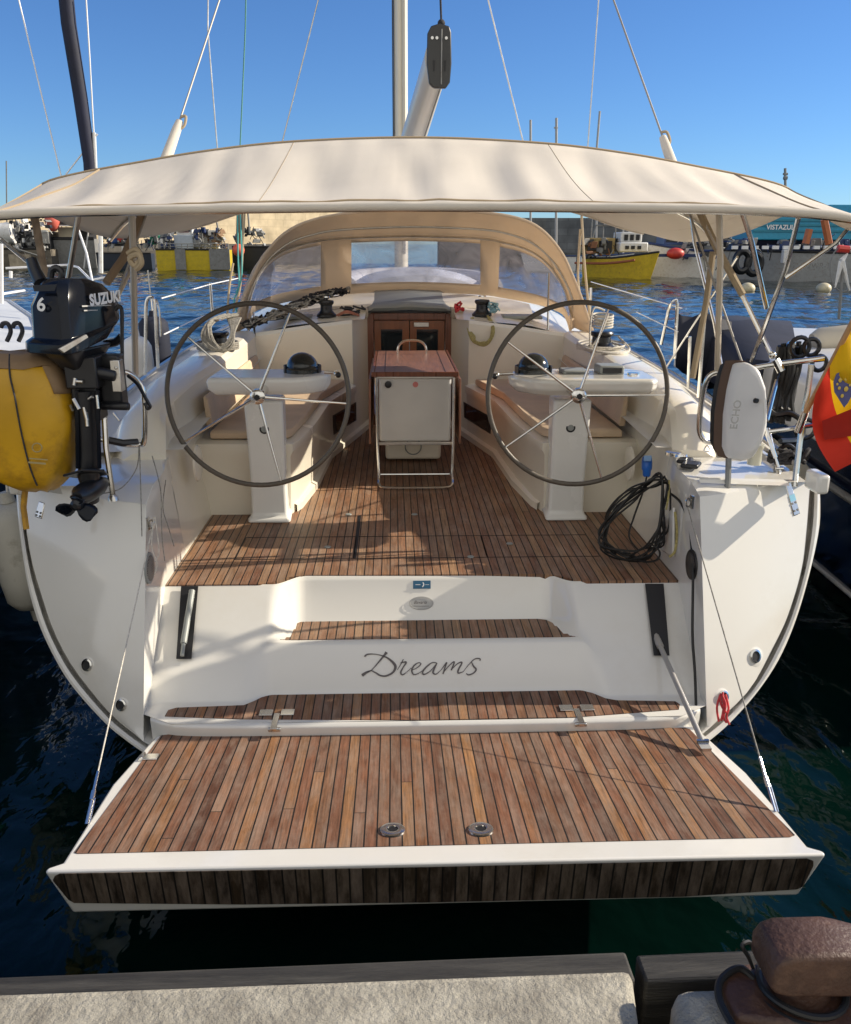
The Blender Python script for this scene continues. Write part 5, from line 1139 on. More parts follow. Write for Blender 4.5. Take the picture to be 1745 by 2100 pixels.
def pile(n, path, su, sv, y_s, rad):
    mb = MB()
    for k in range(n):
        t = random.random()*(len(path)-1); i_ = min(int(t), len(path)-2); c = lerp(path[i_], path[i_+1], t-i_)
        t1 = t; P_ = []
        for m_q in range(7):
            t1 = min(len(path)-1.001, max(0, t1+random.uniform(-.45, .45))); i2 = int(t1); c = lerp(path[i2], path[i2+1], t1-i2)
            P_.append(at(c[0]+random.uniform(-.6, .6)*su, c[1]+random.uniform(-1, .9)*sv, c[2]+random.uniform(-1, 1)*y_s))
        mb.tube(cr(P_, 5), rad*random.uniform(.7, 1.2), 6)
    return mb
mb = pile(46, [(505,668,8.34),(560,648,8.4),(610,626,8.5),(660,606,8.75),(705,596,9.0)], 22, 9, .06, .008)
mb2 = pile(18, [(505,668,8.30),(560,648,8.36),(610,626,8.46),(660,606,8.7),(705,596,8.95)], 24, 8, .06, .008)
tag(build('rope_pile', mb2, ROPEG, None, sm=True), 'grey ropes lying loose over the dark rope pile under the left hood window', 'rope pile')
tag(build('rope_pile', mb, ROPED, None, sm=True), 'tangled pile of dark ropes along the left foot of the sprayhood', 'rope pile')
mb = MB()
for k in range(9):
    u0 = random.uniform(700,735); v0 = random.uniform(632,646); pts = [(u0+random.uniform(-18,18), v0+random.uniform(-7,6), 8.6+random.uniform(-.1,.08)) for _ in range(4)]
    mb.tube(cr([at(*p) for p in pts], 4), .009, 6)
tag(build('rope_bundle', mb, ROPED, None, sm=True), 'dark rope bundle just left of the companionway', 'rope bundle')
mb = MB()
for k in range(5): mb.tube(cr([at(694+random.uniform(-6,6), 645+random.uniform(-2,3), 8.5), at(712, 641+random.uniform(-3,4), 8.45), at(734+random.uniform(-6,4), 645+random.uniform(-3,3), 8.5)], 4), .009, 6)
tag(build('rope_bundle', mb, mat('rope_salmon', (.38,.15,.10), .8, var=.3), None, sm=True), 'salmon rope bundle beside the left coachroof winch', 'rope bundle')
mb = MB()
for k in range(7): mb.tube(cr([at(942+random.uniform(-9,9), 628+random.uniform(-10,12), 8.6+random.uniform(-.06,.06)) for _ in range(4)], 4), .011, 6)
tag(build('rope_bundle', mb, ROPER, None, sm=True), 'red rope bundle left of the right coachroof winch', 'rope bundle')
mb = MB()
for k in range(6): mb.tube(cr([at(1012+random.uniform(-12,14), 633+random.uniform(-12,10), 8.6+random.uniform(-.06,.06)) for _ in range(4)], 4), .009, 6)
tag(build('rope_bundle', mb, mat('rope_blue_white', (.25,.42,.48), .8, var=.4), None, sm=True), 'pale blue rope tail on the right coachroof winch', 'rope bundle')
# lines on the sprayhood's right, left green and cream halyards
coil('halyard', [[(1192,425,9),(1194,470,9),(1200,560,8.8),(1212,672,8.6)],[(1190,470,9),(1185,560,9),(1188,600,8.9)]], .013, TAN, 'cream halyards hanging beside the right edge of the sprayhood')
coil('halyard', [[(487,425,9.2),(488,520,9.2),(490,588,9.1),(480,615,9),(486,640,9)],[(492,425,9.2),(496,560,9.1),(484,600,9.0)]], .008, mat('rope_turquoise', (.10,.42,.40), .7), 'turquoise halyard hanging beside the left edge of the sprayhood')
coil('halyard', [[(502,425,9.4),(498,500,9.4),(492,590,9.3),(478,640,9.2)],[(478,540,9.3),(470,590,9.2),(466,650,9.1)]], .012, TAN, 'cream halyards beside the left edge of the sprayhood')
coil('mooring_tail', [[(1478,1422,3.88),(1470,1450,3.84),(1474,1480,3.8)],[(1482,1420,3.88),(1484,1450,3.82),(1479,1478,3.8)],[(1488,1424,3.88),(1494,1452,3.82),(1490,1470,3.8),(1496,1486,3.78)],[(1480,1425,3.87),(1488,1445,3.82),(1484,1470,3.8),(1490,1482,3.79)],[(1476,1428,3.87),(1480,1448,3.83),(1490,1462,3.8)]], .006, ROPER, 'red cord tied in the lower fitting of the right transom')
coil('hanging_cord', [[(340,985,4.7),(334,1040,4.5),(345,1080,4.4),(357,1120,4.3)],[(312,935,4.6),(322,970,4.5),(330,1010,4.4),(331,1060,4.3),(333,1110,4.25),(338,1150,4.2)]], .0028, ROPEG, 'thin dark cords hanging inside the left quarter', 'cord')
coil('hanging_cord', [[(316,1060,4.28),(311,1120,4.2),(322,1155,4.15),(316,1180,4.15)],[(318,1060,4.28),(326,1130,4.2),(318,1150,4.18)]], .0028, ROPEW, 'thin white cord looping over the round grille at left', 'cord')
# white dinghy on the foredeck, seen through the sprayhood
di = root('dinghy', 'white inflatable dinghy upside down on the foredeck beyond the sprayhood', 'dinghy', (.2, 11.4, 2.1))
rows = []
for y, wx, hz_ in ((10.7,.3,.1),(10.85,.75,.26),(11.3,.88,.31),(12.2,.88,.31),(12.8,.75,.26),(13.2,.3,.12)):
    rows.append([V(.15+wx*math.cos(t), y, 2.12+hz_*math.sin(t)**.8 if math.sin(t) > 0 else 2.12) for t in np.linspace(0, math.pi, 15)])
build('dinghy_hull', MB().grid(rows), mat('hypalon_white', (.68,.68,.70), .5), di, sm=True)
build('tube', MB().tube(cr([(-.75,10.85,2.22),(-.80,11.8,2.22),(-.6,12.8,2.25),(.15,13.2,2.27),(.9,12.8,2.25),(1.1,11.8,2.22),(1.05,10.85,2.22)], 6), .15, 14), mat('hypalon_grey', (.55,.55,.58), .5), di, sm=True)
# fenders
def fender(c, r, h, m, label, tiltx=0, g=None):
    f = root('fender', label, 'fender', tuple(c), g)
    prof = [(r*.25,-h*.5),(r*.7,-h*.46),(r*.95,-h*.38),(r,-h*.2),(r,h*.2),(r*.95,h*.38),(r*.7,h*.46),(r*.25,h*.5)]
    build('fender_body', MB().lathe(c, (tiltx,0,1), prof, 20), m, f, sm=True)
    build('eye', MB().lathe(np.array(c)-V(tiltx*h*.5,0,h*.5), (tiltx,0,1), [(r*.25,-.07),(r*.28,0)], 12), m, f, sm=True)
    build('eye', MB().lathe(np.array(c)+V(tiltx*h*.5,0,h*.5), (tiltx,0,1), [(r*.28,0),(r*.22,.06)], 12), m, f, sm=True)
    build('lanyard', MB().tube([np.array(c)+V(tiltx*h*.5,0,h*.5), np.array(c)+V(-.02,.05,h*.5+.5)], .008, 6), ROPEW, f, sm=True)
    return f
fender(at(47, 1140, 4.75), .155, .66, mat('fender_grey_white', (.46,.44,.38), .6, var=.15, dirt=(.25,.22,.17)), 'scuffed off-white fender squeezed against the left side of the yacht', -.12, None)
fender(V(-2.70, 8.6, 1.45), .15, .85, mat('fender_white', (.78,.76,.72), .45), 'clean white fender standing on the left neighbour boat beyond the motor')
fender(at(318, 705, 10), .17, .62, NAVY, 'navy covered fender behind the left lifeline gate')
# ---------------------------------------------------------------- bollard
bo_ = root('mooring_bollard', 'rusty brown iron mooring bollard with a cable looped round its neck on the quay', 'bollard', (.8, 1.42, 1.15))
BPY = 1.42
base = [V(.555,1.30,1.15), V(.60,1.53,1.15), V(1.02,1.54,1.15), V(1.06,1.28,1.15)]
base = [az(1510,2100,1.16), az(1476,2040,1.16), az(1488,1995,1.16), az(1540,1985,1.16), V(.98,1.52,1.16), V(1.0,1.30,1.16)]
build('base_plate', MB().prism([p+V(0,0,.02) for p in base], (0,0,-.04)), RUST, bo_, bev=.012)
bc = V(.722, 1.45, 1.148)
neck = [[bc+V(r*math.cos(t)*1.0, r*math.sin(t)*.9, z) for t in np.linspace(0, 2*math.pi, 24, endpoint=False)] for r, z in ((.110,-.01),(.088,.004),(.070,.02),(.062,.04),(.058,.06),(.056,.10))]
build('neck', MB().grid(neck, cv=True, caps=True), RUST, bo_, sm=True, ang=60)
hp = [(-.088,.082),(-.100,.095),(-.102,.145),(-.088,.172),(-.06,.184),(.05,.184),(.08,.176),(.20,.135),(.44,.092),(.45,.075),(.42,.066),(.12,.066),(-.06,.072)]
rows = []
for y_, k in ((-.066,.86),(-.058,.97),(-.035,1),(.03,1),(.046,.97),(.054,.88)):
    rows.append([bc+V(.02+(x-.02)*(1-(1-k)*.35), y_, .12+(z-.12)*k) for x, z in hp])
build('bollard_head', MB().grid(rows, cv=True, caps=True), RUST, bo_, bev=.012, seg=3, ang=30)
mb = MB()
for k, (r, z) in enumerate(((.098,.022),(.090,.040),(.104,.010))):
    mb.tube([bc+V(r*math.cos(t)+.004*k, r*math.sin(t)*.92, z+.004*math.sin(2*t)) for t in np.linspace(0, 2*math.pi, 36, endpoint=False)], .0078, 8, True)
mb.tube(cr([bc+V(-.09,.03,.03), az(1515,1985,1.19), az(1478,2010,1.185), az(1475,2050,1.175), az(1500,2100,1.17), az(1535,2160,1.17)], 6), .0085, 8)
mb.tube(cr([bc+V(-.085,.05,.04), az(1535,1962,1.22), az(1522,1940,1.25), az(1535,1932,1.25), az(1545,1942,1.24)], 5), .005, 6)
tag(build('mooring_cable', mb, RUB, None, sm=True), 'black cable wound round the neck of the rusty bollard', 'cable')
# ---------------------------------------------------------------- right neighbour
nr = root('motor_yacht', 'navy hulled boat with navy canvas covers moored to the right', 'boat', (4, 8, 0))
def side_x(y, z): return float(np.interp(y, [4.4, 5.5, 9, 14, 18], [2.75, 2.66, 2.95, 3.7, 4.9]))-.10*max(0, 1.2-z)*-1
rows = []
for y in (4.6, 5.0, 6, 7.5, 9, 10, 11, 11.8):
    x = float(np.interp(y, [4.6, 7, 10, 11.8], [3.15, 3.2, 3.5, 4.6])); sh_ = float(np.interp(y, [4.6, 17], [1.32, 1.7]))
    rows.append([V(x+.5, y, -.3), V(x+.28, y, .08), V(x+.16, y, .4), V(x, y, sh_-.1), V(x-.02, y, sh_), V(5.2, y, sh_), V(7.6, y, sh_-.1), V(7.2, y, .0), V(6, y, -.3)])
build('hull', MB().grid(rows, cv=True, caps=True), NAVYH, nr, sm=True, ang=40)
build('rub_rail', MB().tube([(r[3]+V(-.01, 0, -.28)) for r in rows], .03, 8), GREY, nr, sm=True)
build('boot_stripe', MB().tube([(r[1]+V(-.012, 0, .02)) for r in rows], .022, 8), WHT, nr, sm=True)
wl = []
for y in (4.9, 5.3, 6.5, 7.5, 9, 10.5):
    zt_ = float(np.interp(y, [4.9, 5.3, 7, 10.5], [1.42, 1.66, 1.78, 1.74])); x = 3.02+.05*(y-5)
    wl.append([V(x, y, 1.30), V(x+.03, y, zt_-.05), V(x+.10, y, zt_), V(x+1.2, y, zt_+.05), V(x+2.8, y, zt_), V(x+3, y, 1.3)])
build('deckhouse', MB().grid(wl, cv=True, caps=True), mat('neighbour_white', (.62,.62,.61), .35), nr, bev=.03, seg=3)
cv_ = []
for y, u0_, u1_, vt in ((7.6,1505,1668,735),(8.3,1470,1662,690),(8.9,1440,1655,662),(9.8,1420,1648,650),(10.8,1400,1620,652)):
    a_, b_ = at(u0_, vt, y), at(u1_, vt+8, y); zt_ = a_[2]
    cv_.append([V(a_[0], y, 1.45), V(a_[0]+.03, y, zt_-.08), V(a_[0]+.12, y, zt_), V((a_[0]+b_[0])/2, y, zt_+.04*math.sin(y*3)), V(b_[0]-.15, y, b_[2]), V(b_[0], y, 1.45)])
build('canvas_cover', MB().grid(cv_, cv=True, caps=True), NAVY, nr, sm=True, ang=50)
build('side_cloth', MB().grid([[V(*at(u, v0_+(v1_-v0_)*t, 8.6+.02*math.sin(u*.2))) for t in (0, .5, 1)] for u, v0_, v1_ in ((1385,640,752),(1400,648,765),(1420,650,775),(1445,640,790),(1470,650,800),(1500,660,805))]), NAVY, nr, sm=True, solid=.01)
tp = []
for k in range(2): pass
a_, b_ = at(1668, 705, 8.3), at(1790, 690, 8.3)
build('cushion_roll', MB().tube([a_, a_+V(.06,0,.02), b_], [.10,.135,.14], 14), mat('neighbour_cream', (.55,.49,.38), .6), nr, sm=True)
bh = root('hose_bundle', 'black bundle of hose and folded gear hung behind the right stern rail', 'hose', (2.3, 5.5, 1.6))
mb = MB()
for k in range(22):
    u0 = 1600+random.uniform(-8, 40); mb.tube(cr([at(u0+random.uniform(0,12), 704+random.uniform(-4,14), 5.3+random.uniform(-.05,.05)), at(u0+random.uniform(-4,6), 760, 5.28+random.uniform(-.05,.05)), at(u0-12+random.uniform(-6,6), 820+random.uniform(-10,10), 5.25), at(u0-18+random.uniform(-6,6), 850+random.uniform(-12,20), 5.22)], 4), .017, 7)
build('hose', mb, RUB, bh, sm=True)
mb = MB()
for u, v, r_, y in ((1664,712,.05,5.2),(1680,745,.045,5.2),(1652,880,.06,5.1),(1612,930,.05,4.9),(1640,712,.06,5.2)):
    c = at(u, v, y); build('hoop', MB().tube([c+V(r_*math.cos(t), 0, r_*math.sin(t)) for t in np.linspace(0, 2*math.pi, 16, endpoint=False)], .014, 7, True), BLK, bh, sm=True)
mb.tube(cr([at(1576,840,5.2), at(1590,850,5.2), at(1620,848,5.2), at(1645,866,5.15), at(1640,900,5.0), at(1600,905,4.9)], 4), .018, 7)
build('frame', mb, BLK, bh, sm=True)
mb = MB()
for k in range(10): mb.tube(cr([at(1600+random.uniform(-20,60), 935+random.uniform(-14,14), 4.75+random.uniform(-.06,.06)) for _ in range(4)], 4), .014, 6)
tag(build('rope_coil', mb, ROPED, None, sm=True), 'dark rope heap on the deck at the right stern corner', 'rope coil')
# ---------------------------------------------------------------- left neighbour
nl = root('neighbour_yacht', 'white neighbouring sailing yacht at the far left with dark hull side', 'sailing yacht', (-5, 8, 0))
rows = []
for y in (3.5, 3.8, 7, 9, 11.5, 14, 16.5, 18):
    hw = float(np.interp(y, [3.5, 7, 11.5, 14, 16.5, 18], [1.8, 1.9, 1.8, 1.45, .8, .1])); sz_ = float(np.interp(y, [4.9, 18], [1.30, 1.72])); cxn = -4.75-.30*max(0, y-5.5)
    rows.append([V(cxn-hw, y, sz_), V(cxn-hw*.92, y, .0), V(cxn, y, -.5), V(cxn+hw*.92, y, 0), V(cxn+hw, y, sz_)])
build('hull', MB().grid(rows, caps=True), mat('black_hull', (.005,.006,.008), .45, var=.2, spec=.2), nl, sm=True, ang=50)
build('deck', MB().grid([[V(r[0][0]+(r[4][0]-r[0][0])*t, r[0][1], r[0][2]+.01+.10*math.sin(math.pi*t)) for t in (0, .02, .2, .5, .8, .98, 1)] for r in rows]), mat('neighbour_deck', (.62,.63,.63), .4), nl, sm=True)
build('coachroof', MB().grid([[V(-4.75-.30*(y-5.5)+x, y, z) for x, z in ((-1.1,1.4),(-1.0,z1),(0,z1+.08),(1.0,z1),(1.1,1.4))] for y, z1 in ((6.6,1.45),(6.8,1.75),(9,1.85),(12,1.8),(13.5,1.55))], caps=True), mat('neighbour_roof', (.70,.69,.66), .4), nl, bev=.04, seg=3)
build('toe_rail', MB().tube([r[4]+V(-.02,0,.03) for r in rows], .025, 6), WHT, nl, sm=True)
for (u, v, y, u2, v2) in ((2,500,9,3,612),(22,556,11,22,560)): build('stanchion', MB().tube([at(u, v, y), at(u2, v2+10, y)], .022, 8), LABELM, nl, sm=True)
for pts in ([(0,604,9),(50,596,10.5)],[(12,550,12),(92,546,12),(140,543,12),(160,548,11.6),(190,578,11)],[(130,577,11.5),(170,578,11.3),(235,565,11)],[(150,440,12),(178,520,11.6),(190,580,11)]): build('rail', MB().tube([at(*p) for p in pts], .014, 6), LABELM, nl, sm=True)
for u in (10, 34): build('deck_loop', MB().tube(cr([at(u-8,672,7), at(u-4,664,7), at(u+6,664,7), at(u+12,680,7), at(u+4,700,7)], 4), .018, 6), ROPED, nl, sm=True)
mm = build('mast', MB().tube([at(130,-60,15), at(141,50,15), at(165,200,15), at(184,335,15), at(186,420,15)], [.115,.115,.11,.10,.08], 12), mat('furled_navy', (.010,.013,.035), .7, var=.4, vs=1.5, bump=.4, bs=6), nl, sm=True)
for pts in ([(36,-10,15),(78,165,15),(142,430,15)],[(176,-10,15),(184,120,15),(196,340,15),(207,560,15)],[(160,225,15),(172,198,15),(180,210,15)],[(135,358,15),(200,275,15)]): build('stay', MB().tube([at(*p) for p in pts], .012, 6), LABELM, nl, sm=True)
build('spar', MB().tube([at(193,272,15), at(196,345,15)], .03, 8), WHT, nl, sm=True); build('spar', MB().tube([at(206,455,14), at(207,560,14)], .035, 8), WHT, nl, sm=True)
# ================================================================ far boats
def ship(name, label, cat, u0, u1, vwl, Y, hh, hullm, bow=0, beam=.3, group=None, sheerup=.25, Y1=None):
    """hull between two picture columns at the waterline; bow=-1 left end, +1 right end, 0 square barge"""
    Y1 = Y if Y1 is None else Y1
    a, b = at(u0, vwl, Y), at(u1, vwl, Y1); a[2] = b[2] = 0
    r = root(name, label, cat, tuple((a+b)/2), group)
    L = b-a; ln = np.linalg.norm(L); ex = L/ln; ey = V(-ex[1], ex[0], 0); W = ln*beam
    rows = []
    for t in (0, .04, .12, .3, .5, .7, .88, .96, 1):
        if bow == 0: k, up, rk = 1, 0, .0
        else:
            s = t if bow > 0 else 1-t
            k = 1-.98*max(0, (s-.45)/.55)**2.0; up = sheerup*hh*max(0, (s-.35)/.65)**2; rk = .12*ln*max(0, (s-.7)/.3)**2*bow
        c = a+L*t+ey*W/2
        rows.append([c+ex*(0 if bow else (-.03*ln if t == 0 else .03*ln if t == 1 else 0))*0-ey*W/2*k*.8+V(0,0,-.3), c+ex*rk*.3-ey*W/2*k*.92+V(0,0,.25*hh), c+ex*rk-ey*W/2*k+V(0,0,hh+up), c+ex*rk+ey*W/2*k+V(0,0,hh+up), c+ey*W/2*k*.8+V(0,0,-.3)])
    build('hull', MB().grid(rows, caps=True), hullm, r, sm=True, ang=40)
    build('gunwale', MB().tube([x[2]+V(0,0,.03) for x in rows], max(.06, hh*.05), 6), RUB if hullm is not WHT else BLUEP, r)
    return r, a, L, ex, ey, W
def pbox(r, name, u0, v0, u1, v1, Y, dep, m, bev=.05):
    p, q = at(u0, v1, Y), at(u1, v0, Y)
    return build(name, MB().box((p[0], Y, p[2]), (q[0], Y+dep, q[2])), m, r, bev=bev)
def ppole(r, name, pts, rr, m): return build(name, MB().tube([at(*p) for p in pts], rr, 6), m, r, sm=True)
def clutter(r, name, u0, v0, u1, v1, Y, n, ms, s=(.12, .42)):
    for m in ms:
        mb = MB()
        for k in range(int(n*1.8)):
            if k % 3 == 0:
                p_ = at(random.uniform(u0, u1), random.uniform(v0-8, v1), Y+random.uniform(-.5, 1)); q_ = p_+V(random.uniform(-.8,.8), 0, random.uniform(-1.2,.3)); mb.tube([p_, q_], .05, 5); continue
            c = at(random.uniform(u0, u1), random.uniform(v0, v1), Y+random.uniform(-.5, 1.5)); w_ = random.uniform(*s); h_ = random.uniform(*s)
            th = random.uniform(0, 3); cs, sn = math.cos(th), math.sin(th)
            mb.obox(c, (w_*cs, w_*sn, 0), (-w_*sn*.5, w_*cs*.5, 0), (random.uniform(-.1,.1), 0, h_*.7))
        build(name, mb, m, r, bev=.03)['kind'] = 'stuff'
# --- left cluster
g = 'fishing boats moored under the left breakwater'
r, a, L, ex, ey, W = ship('workboat', 'yellow and grey workboat moored below the sandstone breakwater', 'workboat', 322, 470, 551, 92, 2.05, YELP, 0, .3, g)
for u0, u1 in ((361,379),(431,470)): pbox(r, 'hull_panel', u0, 511, u1, 553, 91.9, .1, GREY, .01)
pbox(r, 'engine_house', 358, 482, 395, 511, 93, 2.5, mat('pale_blue_paint', (.42,.48,.56), .5)); pbox(r, 'wheelhouse', 362, 466, 392, 482, 93.5, 2, WHT)
pbox(r, 'name_board', 366, 468, 386, 477, 93.4, .06, mat('board_red_white', (.55,.35,.33), .5, var=.5, vs=1.5), .01)
pbox(r, 'funnel', 410, 470, 424, 508, 94, 1.2, WHT); pbox(r, 'net_drum', 396, 487, 412, 511, 92.6, 1, GREY, .3); pbox(r, 'cabin_white', 431, 472, 446, 510, 94, 1.5, WHT)
clutter(r, 'deck_gear', 330, 478, 356, 508, 93, 12, (BLUEP, GREY, WHT)); clutter(r, 'deck_gear', 398, 470, 462, 506, 93, 9, (GREY, MIDG, mat('net_brown', (.25,.15,.08), .8), BLUEP))
for pts in ([(378,425,94),(376,470,94)],[(382,432,94),(376,470,94)],[(408,446,93),(400,478,93),(395,490,93)],[(411,446,93),(416,500,93)],[(356,435,94),(360,480,94)],[(440,432,94),(447,470,94),(452,505,94)],[(362,438,94),(400,438,94)],[(420,448,94),(446,449,94)],[(326,478,94),(358,478,94)],[(450,432,94),(430,452,94)]): ppole(r, 'mast', pts, .09, GREY)
build('radar', MB().ball(at(407,444,93), .55, 12), mat('radar_brown', (.16,.12,.09), .5), r, sm=True)
build('green_awning', MB().obox(at(328,454,94), (1.9,0,0), (0,1,0), (0,0,.35)), GRN, r, bev=.1)
r, *_ = ship('fishing_boat', 'dark navy fishing boat with red gear left of the yellow workboat', 'fishing boat', 200, 312, 551, 97, 1.6, mat('hull_dark_navy', (.02,.03,.05), .5), 0, .25, g)
clutter(r, 'deck_gear', 205, 468, 312, 505, 97, 16, (BLK, GREY, BLUEP, MIDG)); pbox(r, 'cabin', 225, 458, 262, 505, 98, 2.5, GREY); pbox(r, 'red_bags', 238, 457, 246, 497, 96.5, 1, RED, .2); pbox(r, 'red_bags', 262, 448, 270, 500, 96.5, 1, RED, .2); pbox(r, 'blue_tarp', 226, 468, 237, 500, 96.3, 1, mat('tarp_blue', (.03,.08,.25), .7), .2); pbox(r, 'white_board', 250, 505, 264, 517, 95.9, .08, WHT, .01)
clutter(r, 'deck_gear', 312, 452, 326, 500, 96, 8, (GREY, BLK, WHT, GRN))
r, *_ = ship('fishing_boat', 'grey hulled fishing boat with cream cabin moored at the left', 'fishing boat', 112, 198, 546, 100, 3.1, GREY, 0, .3, g)
pbox(r, 'cabin', 122, 466, 152, 503, 101, 3, mat('cream_cabin', (.58,.52,.38), .5)); pbox(r, 'open_bay', 153, 466, 178, 500, 102, 3, HOLE); pbox(r, 'roof', 112, 455, 200, 461, 100, 4, BLK, .05); pbox(r, 'roof_edge', 112, 462, 200, 464, 99.9, .2, WHT, .02)
clutter(r, 'roof_gear', 118, 444, 175, 455, 101, 9, (GRN, BLUEP, WHT)); build('orange_float', MB().ball(at(107,452,100), 1.0, 12, (.8,.8,1.2)), mat('coral_float', (.65,.14,.10), .5), r, sm=True)
for pts in ([(160,448,100),(158,468,100)],[(170,448,100),(186,449,100)],[(184,450,99),(172,550,99)]): ppole(r, 'mast', pts, .08, WHT)
r, *_ = ship('fishing_boat', 'white and black fishing boat at the left edge of the harbour view', 'fishing boat', -60, 108, 551, 98, 2.0, mat('hull_stained', (.16,.14,.11), .6, var=.3, vs=2), 0, .3, g)
pbox(r, 'wheelhouse', 8, 458, 40, 488, 99, 3, WHT); pbox(r, 'hold', 25, 475, 100, 525, 99, 3, BLK); pbox(r, 'window_band', 72, 472, 98, 500, 98.8, .1, MIDG); pbox(r, 'side_plate', 20, 522, 62, 548, 97.6, .3, mat('rusty_cream', (.40,.34,.25), .7, var=.3, vs=2))
build('white_raft', MB().tube([at(-10,480,98), at(28,478,98)], 1.1, 10), WHT, r, sm=True)
clutter(r, 'deck_gear', 0, 450, 100, 520, 98, 18, (GREY, WHT, BLK)); 
for pts in ([(30,448,98),(46,470,98)],[(76,450,99),(92,440,99)],[(2,500,97),(96,530,97)],[(13,330,98),(14,470,98)]): ppole(r, 'mast', pts, .07, GREY)
r, *_ = ship('fishing_boat', 'small dark boat with a big orange buoy left of the sprayhood', 'fishing boat', 478, 560, 545, 98, 2.3, BLK, 0, .3, g)
clutter(r, 'deck_gear', 480, 470, 545, 512, 99, 10, (GREY, BLK, MIDG)); ppole(r, 'mast', [(492,425,98),(490,500,98)], .35, mat('mast_brown', (.20,.14,.08), .6)); ppole(r, 'mast', [(508,432,98),(512,480,98)], .1, GREY)
bu = build('mooring_buoy', MB().ball(at(489,513,90), .62, 14), ORG, None, sm=True); tag(bu, 'round orange buoy hanging on the small dark boat left of the sprayhood', 'buoy')
# --- right cluster
g2_ = 'boats moored under the right harbour wall'
r, a, L, ex, ey, W = ship('fishing_boat', 'yellow fishing boat with white wheelhouse moored below the grey wall', 'fishing boat', 1192, 1318, 567, 77, 1.6, mat('yellow_hull', (.66,.46,.02), .4, var=.12, dirt=(.42,.24,.03)), 1, .3, g2_, .35, 72)
wh_ = pbox(r, 'wheelhouse', 1272, 476, 1318, 497, 76, 2.6, WHT, .1); pbox(r, 'forecabin', 1270, 497, 1330, 517, 75.5, 3.2, WHT, .12)
for u in (1284, 1296, 1308): 
    p, q = at(u-4.2, 493, 75.9), at(u+4.2, 481, 75.9); build('window', MB().box((p[0], 75.88, p[2]), (q[0], 75.96, q[2])), HOLE, wh_)
for u in (1286, 1298, 1311):
    p, q = at(u-4, 511, 75.4), at(u+4, 504, 75.4); build('window', MB().box((p[0], 75.38, p[2]), (q[0], 75.46, q[2])), HOLE, wh_)
pbox(r, 'rusty_shelter', 1198, 488, 1262, 520, 76.5, 2.5, mat('shelter_ochre', (.36,.26,.10), .6, var=.3, vs=2)); pbox(r, 'shelter_opening', 1228, 494, 1256, 520, 76.3, .2, HOLE, .01)
clutter(r, 'deck_gear', 1196, 490, 1262, 528, 75.8, 7, (BLK, GREY, mat('net_rust', (.22,.10,.05), .8))); build('radar_dome', MB().ball(at(1296,471,77), .35, 10), WHT, r, sm=True)
for pts in ([(1225,445,77),(1240,462,77),(1250,460,77)],[(1222,462,77),(1262,463,77)],[(1262,440,77),(1262,500,77)],[(1222,462,77),(1212,500,77)],[(1238,440,77),(1236,500,77)],[(1292,425,77),(1293,470,77)],[(1215,430,78),(1210,520,78)],[(1262,428,77),(1262,440,77)]): ppole(r, 'mast', pts, .06, GREY)
build('red_stripe', MB().tube([a+L*t-ey*W/2*(1.0 if t < .5 else 1-.9*((t-.45)/.55)**2)+V(0,0,1.2+.45*max(0,(t-.35)/.65)**2) for t in np.linspace(0, .9, 9)], .10, 6), mat('stripe_redbrown', (.35,.10,.03), .5), r)
r, *_ = ship('fishing_boat', 'white and blue fishing boat with a red float right of the yellow boat', 'fishing boat', 1345, 1500, 571, 76, 2.2, WHT, -1, .3, g2_, .3)
pbox(r, 'cabin', 1362, 478, 1402, 502, 77, 2.5, mat('cabin_blue', (.06,.10,.24), .4)); pbox(r, 'cabin_top', 1366, 466, 1404, 480, 77.2, 2.3, WHT); pbox(r, 'cabin_panes', 1366, 486, 1398, 496, 76.9, .08, GLS, .01); pbox(r, 'hull_stripe', 1350, 521, 1440, 527, 75.2, .1, BLUEP, .01)
build('red_float', MB().ball(at(1385,520,75), .6, 12, (1.3,1,.8)), RED, r, sm=True); clutter(r, 'deck_gear', 1400, 480, 1500, 530, 76, 12, (GREY, BLK, WHT, BLUEP)); pbox(r, 'stern_panel', 1410, 505, 1470, 525, 76.5, 2, GREY)
for pts in ([(1340,470,78),(1420,400,82)],[(1350,480,78),(1352,430,78)],[(1406,440,77),(1404,480,77)]): ppole(r, 'mast', pts, .12, GREY)
r, a, L, ex, ey, W = ship('trawler', 'large pale grey hulled trawler with tyre fenders at the right', 'trawler', 1500, 1900, 578, 71, 2.2, MIDG, -1, .25, g2_, .06, 64)
for u, v in ((1522,536),(1546,541)): 
    c = at(u, v, 68.5); build('tyre_fender', MB().tube([c+V(.55*math.cos(t), 0, .75*math.sin(t)) for t in np.linspace(0, 2*math.pi, 18, endpoint=False)], .28, 8, True), BLK, r, sm=True)
build('name_text', text_mb('2ª-2-2WR-1', .42, at(1662, 545, 66.9), (1,-.07,0), (0,0,1), .02, bold=.01), GREY, r)
for u in range(1500, 1790, 21): p, q = at(u, 511, 67.8), at(u+13, 504, 67.8); build('gunwale_board', MB().box((p[0], 67.7, p[2]), (q[0], 67.9, q[2])), LABELM, r)
clutter(r, 'deck_gear', 1500, 494, 1745, 507, 69, 10, (BLUEP, GREY, BLK)); pbox(r, 'deck_box', 1605, 512, 1622, 540, 67.5, .5, WHT); 
for pts in ([(1690,450,68),(1700,500,68)],[(1652,500,68),(1660,470,68)]): ppole(r, 'crane_arm', pts, .3, mat('crane_orange', (.5,.16,.06), .5))
r, a, L, ex, ey, W = ship('cargo_ship', 'big blue ship lying behind the grey trawler at the right', 'ship', 1500, 2100, 560, 88, 3.3, mat('ship_navy', (.012,.03,.11), .4, var=.1), 0, .2, g2_, 0, 80)
